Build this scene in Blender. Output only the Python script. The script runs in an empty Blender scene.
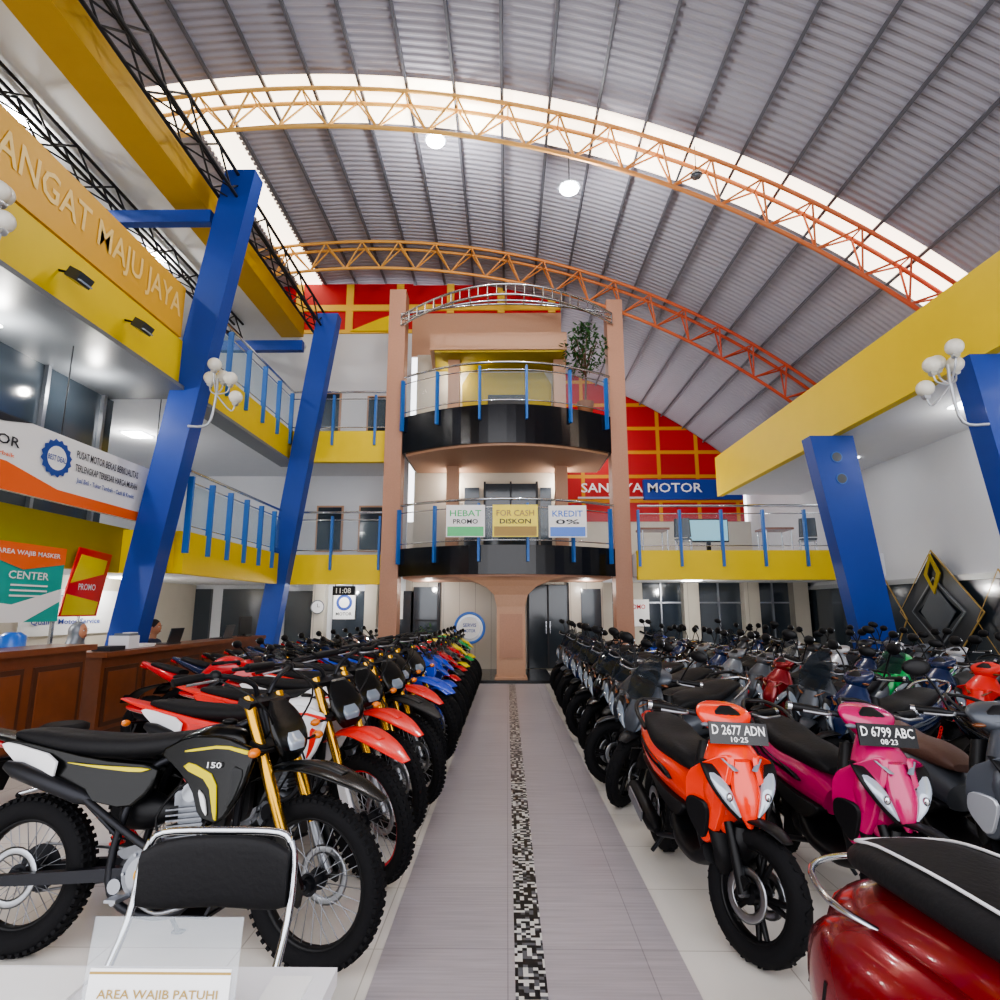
import bpy, math, random
from mathutils import Vector, Matrix
random.seed(7)
pi=math.pi
# ---------------------------------------------------------------- materials
def lin(h):
    h=h.lstrip('#'); o=[]
    for i in (0,2,4):
        c=int(h[i:i+2],16)/255
        o.append(c/12.92 if c<=.04045 else ((c+.055)/1.055)**2.4)
    return (o[0],o[1],o[2],1)
def mat(name,hexc,rough=.5,metal=0,coat=0,emit=0,noise=0.0,scale=4,bump=0,spec=.5):
    m=bpy.data.materials.new(name); m.use_nodes=True
    nt=m.node_tree; b=nt.nodes['Principled BSDF']; c=lin(hexc)
    b.inputs['Base Color'].default_value=c; b.inputs['Specular IOR Level'].default_value=spec
    b.inputs['Roughness'].default_value=rough; b.inputs['Metallic'].default_value=metal
    b.inputs['Coat Weight'].default_value=coat; b.inputs['Coat Roughness'].default_value=.08
    if emit:
        b.inputs['Emission Color'].default_value=c; b.inputs['Emission Strength'].default_value=emit
    if noise or bump:
        tc=nt.nodes.new('ShaderNodeTexCoord'); nz=nt.nodes.new('ShaderNodeTexNoise')
        nz.inputs['Scale'].default_value=scale; nz.inputs['Detail'].default_value=4
        nt.links.new(tc.outputs['Object'],nz.inputs['Vector'])
        if noise:
            mx=nt.nodes.new('ShaderNodeMix'); mx.data_type='RGBA'
            mx.inputs[6].default_value=tuple(x*(1-noise) for x in c[:3])+(1,)
            mx.inputs[7].default_value=tuple(min(1,x*(1+noise)) for x in c[:3])+(1,)
            nt.links.new(nz.outputs['Fac'],mx.inputs[0]); nt.links.new(mx.outputs[2],b.inputs['Base Color'])
        if bump:
            bp=nt.nodes.new('ShaderNodeBump'); bp.inputs['Strength'].default_value=bump; bp.inputs['Distance'].default_value=.01
            nt.links.new(nz.outputs['Fac'],bp.inputs['Height']); nt.links.new(bp.outputs[0],b.inputs['Normal'])
    return m
def glassmat(name,hexc,op=.15,rough=.02):
    m=bpy.data.materials.new(name); m.use_nodes=True; nt=m.node_tree
    b=nt.nodes['Principled BSDF']; out=nt.nodes['Material Output']
    b.inputs['Base Color'].default_value=lin(hexc); b.inputs['Roughness'].default_value=rough
    t=nt.nodes.new('ShaderNodeBsdfTransparent'); mx=nt.nodes.new('ShaderNodeMixShader')
    mx.inputs[0].default_value=op
    nt.links.new(t.outputs[0],mx.inputs[1]); nt.links.new(b.outputs[0],mx.inputs[2]); nt.links.new(mx.outputs[0],out.inputs['Surface'])
    return m
M={}
def D(k,*a,**kw): M[k]=mat(k,*a,**kw)
D('tyre','#131316',.8,noise=.2,scale=30,bump=.3,spec=.25); D('black','#101013',.45,spec=.3); D('blackgloss','#0a0a0e',.15,coat=.4,spec=.4)
D('seat','#17171a',.6,bump=.2,scale=60,spec=.3); D('brownseat','#5a3f36',.55,bump=.2,scale=60)
D('chrome','#c8ccd2',.15,metal=1); D('alu','#9a9da3',.35,metal=.9); D('engine','#7d8086',.38,metal=.8,noise=.2,scale=20); D('darkmetal','#28292e',.4,metal=.6)
D('gold','#c99a3a',.25,metal=.85); D('disc','#a8abb0',.3,metal=1)
D('p1','#0f1010',.25,spec=.35); D('p2','#08090a',.2,spec=.4); D('acc','#d8c81c',.35); D('side','#e4e4e6',.4); D('rim','#101013',.4,spec=.3); D('mask','#0e0f10',.25,spec=.4); D('facc','#1c1e20',.3,spec=.4)
D('red','#c8202a',.25,coat=.5); D('redp','#e0281f',.35,coat=.3); D('orange','#ee3814',.2,coat=.7); D('pink','#b8195f',.2,coat=.7); D('maroon','#861620',.26,metal=.3,coat=.6,noise=.05)
D('white','#e8e8ec',.35,coat=.4); D('blue','#1b49c4',.3,coat=.5); D('yellow','#e8d21a',.35,coat=.4); D('green','#1fae5a',.35,coat=.5); D('grey','#6f747b',.35,coat=.5,metal=.3)
D('dgrey','#34383f',.3,coat=.4,metal=.3); D('navy','#15264c',.25,coat=.5); D('silver','#b8bcc3',.3,coat=.5,metal=.5); D('mgrey','#4c5159',.4,coat=.2,metal=.3)
D('lens','#aeb9c6',.05,metal=.3,coat=1); D('lensd','#75808c',.08,coat=1); D('tail','#b00d12',.15,coat=.8); D('amber','#d8741a',.2,coat=.5); D('amberd','#6a3c1c',.2,coat=.5)
M['screen']=glassmat('screen','#202830',.55)
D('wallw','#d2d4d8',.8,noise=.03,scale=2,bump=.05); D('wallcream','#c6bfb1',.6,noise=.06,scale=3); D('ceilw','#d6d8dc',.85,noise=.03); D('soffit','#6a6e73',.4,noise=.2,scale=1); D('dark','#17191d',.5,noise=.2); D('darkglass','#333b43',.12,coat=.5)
D('yel','#e0c214',.5,noise=.05,scale=2); D('yeld','#a8931c',.6,noise=.05); D('yelg','#bf971a',.5,noise=.05); D('bluec','#0e3a92',.5,coat=.05,noise=.08,scale=3); D('bluepost','#2a66b0',.4)
D('salmon','#ad826c',.55,noise=.14,scale=30); D('tan','#bb9277',.5,noise=.1,scale=30); D('blackgran','#101116',.18,noise=.3,scale=60)
D('wood','#7d4526',.4,coat=.3,noise=.25,scale=6); D('woodd','#54301e',.45,noise=.2,scale=6)
D('steelblk','#2c2d31',.5,metal=.4); D('purlin','#5c5d65',.6); D('orangeban','#d9a52e',.5,noise=.05); D('cream','#efcf80',.5); D('paper','#ededed',.6); D('orangeb','#ee6a2a',.5); D('teal','#2aa79c',.5)
D('ink','#2a2c33',.6); D('inkblue','#2b4a9a',.6); D('inkgold','#a5884a',.5); D('leaf','#2f5a2a',.6,noise=.3,scale=10); D('bark','#5a4030',.8,noise=.3); D('pot','#8a5a3a',.7)
D('skin','#b98263',.55,noise=.04,scale=20); D('hair','#15110f',.6); D('shirt','#2a3350',.8,noise=.1); D('shirt2','#9aa2ad',.8,noise=.1); D('trouser','#22242a',.8); D('lampw','#dedbd0',.3); D('lampon','#ffffff',.3,emit=25)
D('platew','#f4f4f4',.5); D('plastb','#2f6fd0',.3,coat=.3); D('lcd','#8ec5d8',.3,emit=.5); D('wred','#b8151b',.5); D('wgold','#e2b84a',.5)
D('fillglow','#ffffff',.4,emit=8)  # glow for the added fill panels
M['glass']=glassmat('glass','#9fb4c0',.16); M['glassb']=glassmat('glassb','#7fb2cc',.3); M['acrylic']=glassmat('acrylic','#e6eef5',.16)
m=mat('skylight','#fff0da',.5,emit=3.6); M['skylight']=m
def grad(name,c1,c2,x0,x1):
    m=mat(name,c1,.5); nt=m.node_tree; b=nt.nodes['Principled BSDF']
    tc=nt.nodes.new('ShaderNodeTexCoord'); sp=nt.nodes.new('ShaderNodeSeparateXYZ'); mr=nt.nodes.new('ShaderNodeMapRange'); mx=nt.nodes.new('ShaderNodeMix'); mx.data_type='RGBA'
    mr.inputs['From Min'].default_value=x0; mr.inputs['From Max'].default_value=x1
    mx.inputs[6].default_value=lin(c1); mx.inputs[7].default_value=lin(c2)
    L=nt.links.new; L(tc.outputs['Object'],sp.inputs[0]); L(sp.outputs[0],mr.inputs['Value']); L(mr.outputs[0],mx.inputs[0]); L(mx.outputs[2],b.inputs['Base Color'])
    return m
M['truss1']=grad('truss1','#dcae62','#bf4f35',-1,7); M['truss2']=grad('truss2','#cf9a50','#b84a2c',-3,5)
def tiles(name,c1,c2,cm,w,h,rough=.2,mort=.006,streak=0):
    m=mat(name,c1,rough); nt=m.node_tree; b=nt.nodes['Principled BSDF']; L=nt.links.new
    tc=nt.nodes.new('ShaderNodeTexCoord'); br=nt.nodes.new('ShaderNodeTexBrick'); br.offset=0
    br.inputs['Scale'].default_value=1; br.inputs['Brick Width'].default_value=w; br.inputs['Row Height'].default_value=h; br.inputs['Mortar Size'].default_value=mort
    br.inputs['Color1'].default_value=lin(c1); br.inputs['Color2'].default_value=lin(c2); br.inputs['Mortar'].default_value=lin(cm)
    L(tc.outputs['Object'],br.inputs['Vector'])
    if streak:
        mp=nt.nodes.new('ShaderNodeMapping'); mp.inputs['Scale'].default_value=(2.5,60,1); nz=nt.nodes.new('ShaderNodeTexNoise'); nz.inputs['Detail'].default_value=5; nz.inputs['Scale'].default_value=1
        L(tc.outputs['Object'],mp.inputs[0]); L(mp.outputs[0],nz.inputs['Vector'])
        mr=nt.nodes.new('ShaderNodeMapRange'); mr.inputs['To Min'].default_value=1-streak; mr.inputs['To Max'].default_value=1+streak
        L(nz.outputs['Fac'],mr.inputs['Value'])
        vm=nt.nodes.new('ShaderNodeVectorMath'); vm.operation='SCALE'; L(br.outputs['Color'],vm.inputs[0]); L(mr.outputs[0],vm.inputs['Scale']); L(vm.outputs[0],b.inputs['Base Color'])
    else: L(br.outputs['Color'],b.inputs['Base Color'])
    return m
M['floor']=tiles('floor_tile','#e6e2db','#e0dcd5','#bcb7ae',.6,.6,.16,.003)
M['aisle']=tiles('aisle_tile','#aea8ac','#a9a3a8','#8a8689',.6,.6,.32,.0025,.3)
M['walltile']=tiles('wall_tile','#c2bcb0','#b8b2a6','#8a857b',.4,.4,.3)
m=mat('mosaic','#888888',.3); nt=m.node_tree; L=nt.links.new
tc=nt.nodes.new('ShaderNodeTexCoord'); vs=nt.nodes.new('ShaderNodeVectorMath'); vs.operation='SCALE'; vs.inputs['Scale'].default_value=1/.0213
vf=nt.nodes.new('ShaderNodeVectorMath'); vf.operation='FLOOR'; wn=nt.nodes.new('ShaderNodeTexWhiteNoise'); wn.noise_dimensions='2D'; cr=nt.nodes.new('ShaderNodeValToRGB'); cr.color_ramp.interpolation='CONSTANT'
e=cr.color_ramp.elements; e[0].color=lin('#15161c'); e[1].position=.45; e[1].color=lin('#5f6268'); x=e.new(.66); x.color=lin('#d0d0cc')
L(tc.outputs['Object'],vs.inputs[0]); L(vs.outputs[0],vf.inputs[0]); L(vf.outputs[0],wn.inputs['Vector']); L(wn.outputs['Value'],cr.inputs[0]); L(cr.outputs[0],nt.nodes['Principled BSDF'].inputs['Base Color']); M['mosaic']=m
M['roof']=mat('roof_metal','#9b99a3',.75,noise=.05,scale=1)
def redgrid(name,w,h,mo,mc='#dfae22'):
    m=mat(name,'#b3161c',.5); nt=m.node_tree; b=nt.nodes['Principled BSDF']; L=nt.links.new
    tc=nt.nodes.new('ShaderNodeTexCoord'); sp=nt.nodes.new('ShaderNodeSeparateXYZ'); cb=nt.nodes.new('ShaderNodeCombineXYZ'); br=nt.nodes.new('ShaderNodeTexBrick'); br.offset=0
    br.inputs['Scale'].default_value=1; br.inputs['Brick Width'].default_value=w; br.inputs['Row Height'].default_value=h; br.inputs['Mortar Size'].default_value=mo; br.inputs['Mortar Smooth'].default_value=0
    br.inputs['Color1'].default_value=lin('#b8151b'); br.inputs['Color2'].default_value=lin('#a81318'); br.inputs['Mortar'].default_value=lin(mc)
    L(tc.outputs['Object'],sp.inputs[0]); L(sp.outputs[0],cb.inputs[0]); L(sp.outputs[2],cb.inputs[1]); L(cb.outputs[0],br.inputs['Vector']); L(br.outputs['Color'],b.inputs['Base Color'])
    return m
M['redgrid2']=redgrid('red_grid2',1.3,.85,.06,'#c98a20')
# ---------------------------------------------------------------- mesh builder
class MB:
    def __init__(s): s.v=[];s.f=[];s.m=[];s.sm=[];s.mats=[]
    def mi(s,k):
        if k not in s.mats: s.mats.append(k)
        return s.mats.index(k)
    def add(s,vs,fs,k,smooth=True):
        o=len(s.v); s.v.extend(Vector(v) for v in vs); i=s.mi(k)
        for f in fs: s.f.append([a+o for a in f]); s.m.append(i); s.sm.append(smooth)
    def box(s,c,d,k,R=None):
        vs=[]
        for z in (-.5,.5):
            for y in (-.5,.5):
                for x in (-.5,.5):
                    p=Vector((x*d[0],y*d[1],z*d[2]))
                    if R is not None: p=R@p
                    vs.append(p+Vector(c))
        s.add(vs,[(0,2,3,1),(4,5,7,6),(0,1,5,4),(2,6,7,3),(0,4,6,2),(1,3,7,5)],k,False)
    def bx(s,x0,x1,y0,y1,z0,z1,k): s.box(((x0+x1)/2,(y0+y1)/2,(z0+z1)/2),(x1-x0,y1-y0,z1-z0),k)
    def loft(s,secs,k,cap=True,closed=False,smooth=True):
        n=len(secs[0]); vs=[p for q in secs for p in q]; fs=[]
        N=len(secs)
        for i in range(N if closed else N-1):
            a=i*n; b=((i+1)%N)*n
            for j in range(n):
                j2=(j+1)%n; fs.append((a+j,a+j2,b+j2,b+j))
        s.add(vs,fs,k,smooth)
        if cap and not closed:
            s.add(secs[0],[tuple(range(n))[::-1]],k,False); s.add(secs[-1],[tuple(range(n))],k,False)
    def tube(s,pts,r,k,n=8,closed=False,cap=True,smooth=True):
        pts=[Vector(p) for p in pts]; N=len(pts); secs=[]
        rr=r if isinstance(r,(list,tuple)) else [r]*N
        u=None
        for i,p in enumerate(pts):
            if closed: t=pts[(i+1)%N]-pts[i-1]
            else: t=pts[min(i+1,N-1)]-pts[max(i-1,0)]
            if t.length<1e-9: t=Vector((0,0,1))
            t.normalize()
            if u is None: u=t.cross(Vector((0,0,1)) if abs(t.z)<.9 else Vector((1,0,0)))
            u=(u-t*u.dot(t)).normalized(); w=t.cross(u)
            secs.append([p+(u*math.cos(2*pi*j/n+pi/n)+w*math.sin(2*pi*j/n+pi/n))*rr[i] for j in range(n)])
        s.loft(secs,k,cap,closed,smooth)
    def smt(s,pts,r,k,n=8,sub=4,closed=False):
        P=[Vector(p) for p in pts]; o=[]; N=len(P)
        for i in range(N if closed else N-1):
            if closed: a,b,c,d=P[i-1],P[i],P[(i+1)%N],P[(i+2)%N]
            else: a,b,c,d=P[max(i-1,0)],P[i],P[i+1],P[min(i+2,N-1)]
            for q in range(sub):
                t=q/sub; o.append(.5*((2*b)+(c-a)*t+(2*a-5*b+4*c-d)*t*t+(3*b-a-3*c+d)*t**3))
        if not closed: o.append(P[-1])
        s.tube(o,r,k,n,closed)
    def torus(s,c,R,r,k,nu=36,nv=8,ry=None):
        ry=ry or r; c=Vector(c); secs=[]
        for i in range(nu):
            a=2*pi*i/nu
            secs.append([c+Vector(((R+r*math.cos(2*pi*j/nv))*math.cos(a),ry*math.sin(2*pi*j/nv),(R+r*math.cos(2*pi*j/nv))*math.sin(a))) for j in range(nv)])
        s.loft(secs,k,closed=True)
    def cy(s,c,r,w,k,n=24): c=Vector(c); s.tube([c-Vector((0,w/2,0)),c+Vector((0,w/2,0))],r,k,n)
    def ell(s,c,r,k,nu=16,nv=10,R=None):
        c=Vector(c); vs=[];fs=[]
        for i in range(nv+1):
            ph=pi*i/nv
            for j in range(nu):
                a=2*pi*j/nu; p=Vector((r[0]*math.sin(ph)*math.cos(a),r[1]*math.sin(ph)*math.sin(a),r[2]*math.cos(ph)))
                if R is not None: p=R@p
                vs.append(c+p)
        for i in range(nv):
            for j in range(nu):
                fs.append((i*nu+j,(i+1)*nu+j,(i+1)*nu+(j+1)%nu,i*nu+(j+1)%nu))
        s.add(vs,fs,k)
    def body(s,st,k,n=24,e=2.3,sub=4):
        S=[list(q)+[0]*(6-len(q)) for q in st]; o=[]
        for i in range(len(S)-1):
            a,b,c,d=S[max(i-1,0)],S[i],S[i+1],S[min(i+2,len(S)-1)]
            for q in range(sub):
                t=q/sub; o.append([.5*((2*b[m])+(c[m]-a[m])*t+(2*a[m]-5*b[m]+4*c[m]-d[m])*t*t+(3*b[m]-a[m]-3*c[m]+d[m])*t**3) for m in range(6)])
        o.append(S[-1]); secs=[]
        for x,z,w,h,t,y in o:
            w=max(w,.002);h=max(h,.002)
            tt=math.radians(t); up=Vector((-math.sin(tt),0,math.cos(tt))); sec=[]
            for j in range(n):
                a=2*pi*j/n; ca,sa=math.cos(a),math.sin(a)
                sec.append(Vector((x,y,z))+Vector((0,1,0))*w*math.copysign(abs(ca)**(2/e),ca)+up*h*math.copysign(abs(sa)**(2/e),sa))
            secs.append(sec)
        s.loft(secs,k)
    def shell(s,pts,th,k,mirror=True,cut=2):
        P=[Vector(p) for p in pts]
        for _ in range(cut):
            Q=[]
            for i in range(len(P)):
                a,b=P[i],P[(i+1)%len(P)]; Q+=[a.lerp(b,.2),a.lerp(b,.8)]
            P=Q
        n=len(P); c=sum(P,Vector())/n
        for sg in ((1,-1) if mirror else (1,)):
            def R(sc,dy):
                return [Vector((c.x+(p.x-c.x)*sc,sg*(p.y+dy),c.z+(p.z-c.z)*sc)) for p in P]
            rings=[R(1,-th),R(1,-th*.35),R(.985,-th*.08),R(.95,0)]
            s.loft(rings,k,cap=False)
            s.add(rings[-1],[tuple(range(n))],k,True); s.add(rings[0],[tuple(range(n))[::-1]],k,False)
    def prism(s,poly,ax,a,b,k):
        def P(p,t): return {'y':(p[0],t,p[1]),'x':(t,p[0],p[1]),'z':(p[0],p[1],t)}[ax]
        n=len(poly); s.add([P(p,a) for p in poly]+[P(p,b) for p in poly],[tuple(range(n)),tuple(range(2*n-1,n-1,-1))]+[(i,(i+1)%n,n+(i+1)%n,n+i) for i in range(n)],k,False)
    def text(s,txt,o,xd,yd,w,h,k):
        cu=bpy.data.curves.new('t','FONT'); cu.body=txt; cu.size=1; cu.resolution_u=2; cu.offset=.012
        ob=bpy.data.objects.new('t',cu); bpy.context.collection.objects.link(ob)
        bpy.context.view_layer.update()
        me=bpy.data.meshes.new_from_object(ob.evaluated_get(bpy.context.evaluated_depsgraph_get()))
        vs=[v.co.copy() for v in me.vertices]; fs=[tuple(p.vertices) for p in me.polygons]
        bpy.data.objects.remove(ob); bpy.data.meshes.remove(me); bpy.data.curves.remove(cu)
        if not vs: return
        x0=min(v.x for v in vs);x1=max(v.x for v in vs);y0=min(v.y for v in vs);y1=max(v.y for v in vs)
        o=Vector(o);xd=Vector(xd).normalized();yd=Vector(yd).normalized()
        s.add([o+xd*((v.x-x0)/(x1-x0)*w)+yd*((v.y-y0)/(y1-y0)*h) for v in vs],fs,k,False)
    def xf(s,start,Mx):
        for i in range(start,len(s.v)): s.v[i]=Mx@s.v[i]
    def mesh(s,name):
        me=bpy.data.meshes.new(name); me.from_pydata([tuple(v) for v in s.v],[],s.f)
        for k in s.mats: me.materials.append(M[k])
        me.polygons.foreach_set('material_index',s.m); me.polygons.foreach_set('use_smooth',s.sm); me.update(); me.validate()
        return me
    def obj(s,name,loc=(0,0,0),rot=(0,0,0)):
        o=bpy.data.objects.new(name,s.mesh(name)); bpy.context.collection.objects.link(o); o.location=loc; o.rotation_euler=rot; return o
def inst(me,name,loc,rot,over={},scale=1):
    o=bpy.data.objects.new(name,me); bpy.context.collection.objects.link(o); o.location=loc; o.rotation_euler=rot; o.scale=(scale,)*3
    for i,m in enumerate(me.materials):
        if m.name in over:
            o.material_slots[i].link='OBJECT'; o.material_slots[i].material=M[over[m.name]]
    return o
def boxo(name,x0,x1,y0,y1,z0,z1,k):
    b=MB(); b.bx(x0,x1,y0,y1,z0,z1,k); return b.obj(name)
# ---------------------------------------------------------------- wheels
def spoke_wheel(b,cx,cz,R,tr,knob,rimk='rim',side=1):
    b.torus((cx,0,cz),R-tr,tr,'tyre',48,10,tr*1.0)
    if knob:
        n=56
        for i in range(n):
            for row,yy in ((0,0),(1,tr*.62),(2,-tr*.62)):
                a=2*pi*(i+(.5 if row else 0))/n; rr=R-.004-(0 if row==0 else tr*.2)
                Rm=Matrix.Rotation(-a,3,'Y'); b.box((cx+rr*math.cos(a),yy,cz+rr*math.sin(a)),(.014,tr*.5,.019),'tyre',Rm)
    rr=R-2*tr+.004; b.torus((cx,0,cz),rr,.013,rimk,40,8,.024)
    b.cy((cx,0,cz),.03,.13,'darkmetal',14); b.cy((cx,.035,cz),.045,.012,'darkmetal',14); b.cy((cx,-.035,cz),.045,.012,'darkmetal',14); b.cy((cx,0,cz),.011,.22,'alu',8)
    for i in range(32):
        a=2*pi*i/32; a2=a+(.35 if i%2 else -.35); y=.035 if i%4<2 else -.035
        b.tube([(cx+.04*math.cos(a2),y,cz+.04*math.sin(a2)),(cx+rr*math.cos(a),0,cz+rr*math.sin(a))],.0022,'alu',4,cap=False)
    b.torus((cx,side*.072,cz),.105,.018,'disc',28,6,.003)
def cast_wheel(b,cx,cz,R,tr,rimk='rim',ns=5):
    b.torus((cx,0,cz),R-tr,tr,'tyre',40,10,tr*1.1)
    for i in range(36):
        a=2*pi*i/36; Rm=Matrix.Rotation(-a,3,'Y')@Matrix.Rotation(.5 if i%2 else -.5,3,'X'); b.box((cx+(R-.003)*math.cos(a),0,cz+(R-.003)*math.sin(a)),(.006,tr*1.1,.012),'tyre',Rm)
    rr=R-2*tr+.006; b.torus((cx,0,cz),rr,.012,rimk,36,8,.032)
    b.cy((cx,0,cz),.04,.11,rimk,16); b.cy((cx,0,cz),.012,.2,'alu',8)
    for i in range(ns):
        a=2*pi*i/ns
        for da in (-.13,.13):
            b.tube([(cx+.03*math.cos(a),0,cz+.03*math.sin(a)),(cx+rr*math.cos(a+da),0,cz+rr*math.sin(a+da))],[.016,.012],rimk,6,cap=False)
    b.torus((cx,-.06,cz),.09,.02,'disc',24,6,.003)
def steerM(p,top,ang):
    p=Vector(p); ax=(Vector(top)-p).normalized(); return Matrix.Translation(p)@Matrix.Rotation(ang,4,ax)@Matrix.Translation(-p)
# ---------------------------------------------------------------- dirt bike
def dirt_bike(name,steer):
    b=MB()
    spoke_wheel(b,-.66,.325,.325,.055,True,side=-1)
    b.cy((-.66,.085,.325),.1,.006,'darkmetal',28)
    for sg in (1,-1):
        b.tube([(-.72,sg*.105,.32),(-.4,sg*.1,.345),(-.1,sg*.09,.37)],[.028,.034,.036],'darkmetal',4,smooth=False)
        b.smt([(.34,0,.95),(.3,sg*.03,.7),(.27,sg*.06,.42),(.16,sg*.1,.24),(-.05,sg*.12,.235),(-.17,sg*.11,.34),(-.15,sg*.11,.6),(-.08,sg*.08,.78),(.1,sg*.05,.87),(.34,0,1.0)],.017,'darkmetal',8)
        b.smt([(-.1,sg*.08,.79),(-.4,sg*.09,.81),(-.78,sg*.06,.86)],.013,'darkmetal',6)
        b.smt([(-.15,sg*.11,.5),(-.38,sg*.1,.66),(-.62,sg*.08,.83)],.011,'darkmetal',6)
        b.tube([(-.05,sg*.12,.3),(-.05,sg*.24,.3)],.012,'alu',6); b.box((-.05,sg*.22,.31),(.05,.07,.012),'alu')
    b.body([(-.16,.36,.08,.06),(-.1,.37,.1,.1),(.05,.37,.115,.12),(.2,.36,.1,.11),(.27,.35,.07,.06)],'engine')
    for sg in (1,-1):
        b.cy((.0,sg*.125,.38),.095,.04,'engine',28); b.cy((.15,sg*.12,.36),.085,.05,'engine',28); b.cy((.15,sg*.15,.36),.05,.012,'darkmetal',20); b.cy((.0,sg*.148,.38),.07,.012,'alu',20); b.cy((.0,sg*.155,.38),.03,.012,'gold',16)
        for a in range(6): b.cy((.0+.085*math.cos(a*1.05),sg*.147,.38+.085*math.sin(a*1.05)),.007,.012,'alu',6)
        for a in range(6): b.cy((.15+.072*math.cos(a*1.05),sg*.147,.36+.072*math.sin(a*1.05)),.006,.01,'darkmetal',6)
        b.shell([(-.16,.13,.46),(-.02,.135,.5),(.02,.135,.47),(-.1,.13,.42)],.02,'alu')
        b.cy((-.12,sg*.13,.33),.03,.03,'alu',16); b.cy((.27,sg*.09,.3),.02,.05,'alu',12)
    Rm=Matrix.Rotation(-.12,3,'Y')
    for i in range(8): b.box((.13-.012*i*.3,0,.47+i*.022),(.17,.17,.007),'engine',Rm)
    b.box((.125,0,.55),(.11,.11,.2),'engine',Rm); b.box((.12,0,.67),(.15,.14,.06),'engine',Rm); b.cy((.12,0,.69),.04,.16,'alu',14)
    b.body([(.06,.6,.04,.04),(-.02,.6,.05,.05),(-.1,.6,.07,.08),(-.2,.62,.08,.1)],'black')
    b.smt([(.18,-.04,.66),(.27,-.07,.6),(.28,-.11,.48),(.2,-.145,.42),(.05,-.16,.47),(-.12,-.155,.55),(-.33,-.14,.66)],.016,'darkmetal',10)
    b.tube([(-.3,-.13,.65),(-.36,-.135,.67),(-.68,-.145,.77),(-.74,-.145,.79)],[.018,.034,.036,.02],'darkmetal',14)
    b.smt([(.05,-.13,.5),(.02,-.14,.6),(.1,-.12,.72),(.25,-.12,.8)],.006,'black',5); b.smt([(.1,-.13,.33),(.2,-.14,.5),(.3,-.12,.7)],.006,'black',5)
    b.box((.1,0,.215),(.36,.17,.012),'darkmetal'); b.box((.3,0,.29),(.012,.16,.17),'darkmetal',Matrix.Rotation(.45,3,'Y'))
    b.tube([(-.66,.09,.425),(-.02,.09,.41)],.007,'alu',5); b.tube([(-.66,.09,.225),(-.02,.09,.33)],.007,'alu',5)
    for i in range(9): b.tube([(-.24+.008*i+.024*math.cos(q),.034*math.sin(q),.46+.028*i) for q in [2*pi*j/10 for j in range(10)]],.006,'redp',5,closed=True)
    b.tube([(-.26,0,.42),(-.14,0,.78)],.016,'alu',8)
    b.body([(.38,.86,.05,.05),(.33,.89,.09,.07),(.2,.9,.12,.08),(.05,.87,.11,.07),(-.08,.84,.07,.04)],'p2')
    b.cy((.22,0,.97),.03,.02,'black'); b.ell((.22,0,.985),(.035,.035,.015),'black')
    b.shell([(.46,.2,.88),(.3,.17,.935),(.1,.13,.93),(-.04,.115,.86),(.06,.135,.8),(.16,.15,.72),(.22,.16,.6),(.32,.17,.58),(.42,.195,.72)],.03,'p2',cut=1)
    b.shell([(.46,.209,.875),(.3,.178,.9),(.1,.141,.87),(.1,.141,.86),(.3,.178,.888),(.45,.208,.86)],.012,'acc',cut=1)
    b.shell([(.1,.144,.8),(.25,.17,.75),(.3,.178,.6),(.312,.181,.6),(.285,.176,.77),(.14,.152,.825)],.012,'acc',cut=1)
    b.shell([(.36,.19,.82),(.42,.2,.8),(.39,.195,.7),(.35,.187,.64),(.365,.19,.72)],.01,'facc',cut=1)
    b.shell([(.2,.165,.72),(.24,.17,.69),(.265,.174,.61),(.235,.17,.64)],.01,'side',cut=1)
    b.text('150',(.24,-.182,.805),(1,0,0),(0,0,1),.065,.024,'side')
    b.shell([(.32,.12,.8),(.33,.12,.55),(.25,.1,.55),(.24,.1,.8)],.05,'black')
    b.body([(.26,.935,.05,.02,15),(.16,.925,.075,.035,10),(0,.89,.1,.05,4),(-.2,.87,.12,.055),(-.45,.875,.125,.055,-3),(-.68,.9,.1,.045,-6),(-.8,.915,.07,.02,-8)],'seat')
    b.body([(-.5,.845,.1,.02),(-.7,.87,.1,.022,-8),(-.88,.9,.085,.018,-10),(-1.04,.935,.05,.008,-12)],'p1')
    b.body([(-.86,.86,.045,.02),(-.96,.88,.05,.022,-10),(-1.0,.885,.04,.015)],'tail',12)
    b.shell([(-.02,.12,.8),(-.3,.145,.82),(-.8,.1,.9),(-.86,.09,.87),(-.62,.13,.74),(-.34,.15,.66),(-.12,.14,.62),(-.04,.125,.7)],.03,'p1',cut=1)
    b.shell([(-.5,.145,.83),(-.79,.112,.885),(-.84,.102,.87),(-.66,.135,.76),(-.5,.15,.72)],.012,'side',cut=1)
    b.shell([(-.04,.137,.79),(-.3,.158,.8),(-.48,.148,.81),(-.3,.158,.79),(-.1,.144,.772)],.012,'acc',cut=1)
    b.box((-.9,0,.73),(.012,.12,.16),'black',Matrix.Rotation(.3,3,'Y'))
    for sg in (1,-1): b.tube([(-.85,0,.8),(-.87,sg*.14,.8)],.008,'black',6); b.ell((-.87,sg*.16,.8),(.025,.03,.02),'amber',10,6)
    b.tube([(-.1,.12,.28),(-.04,.26,.035)],.011,'darkmetal',6); b.box((-.04,.265,.035),(.05,.04,.012),'darkmetal')
    b.smt([(-.02,-.14,.28),(.1,-.17,.25),(.22,-.17,.28)],.008,'alu',6)
    st=len(b.v)
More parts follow.
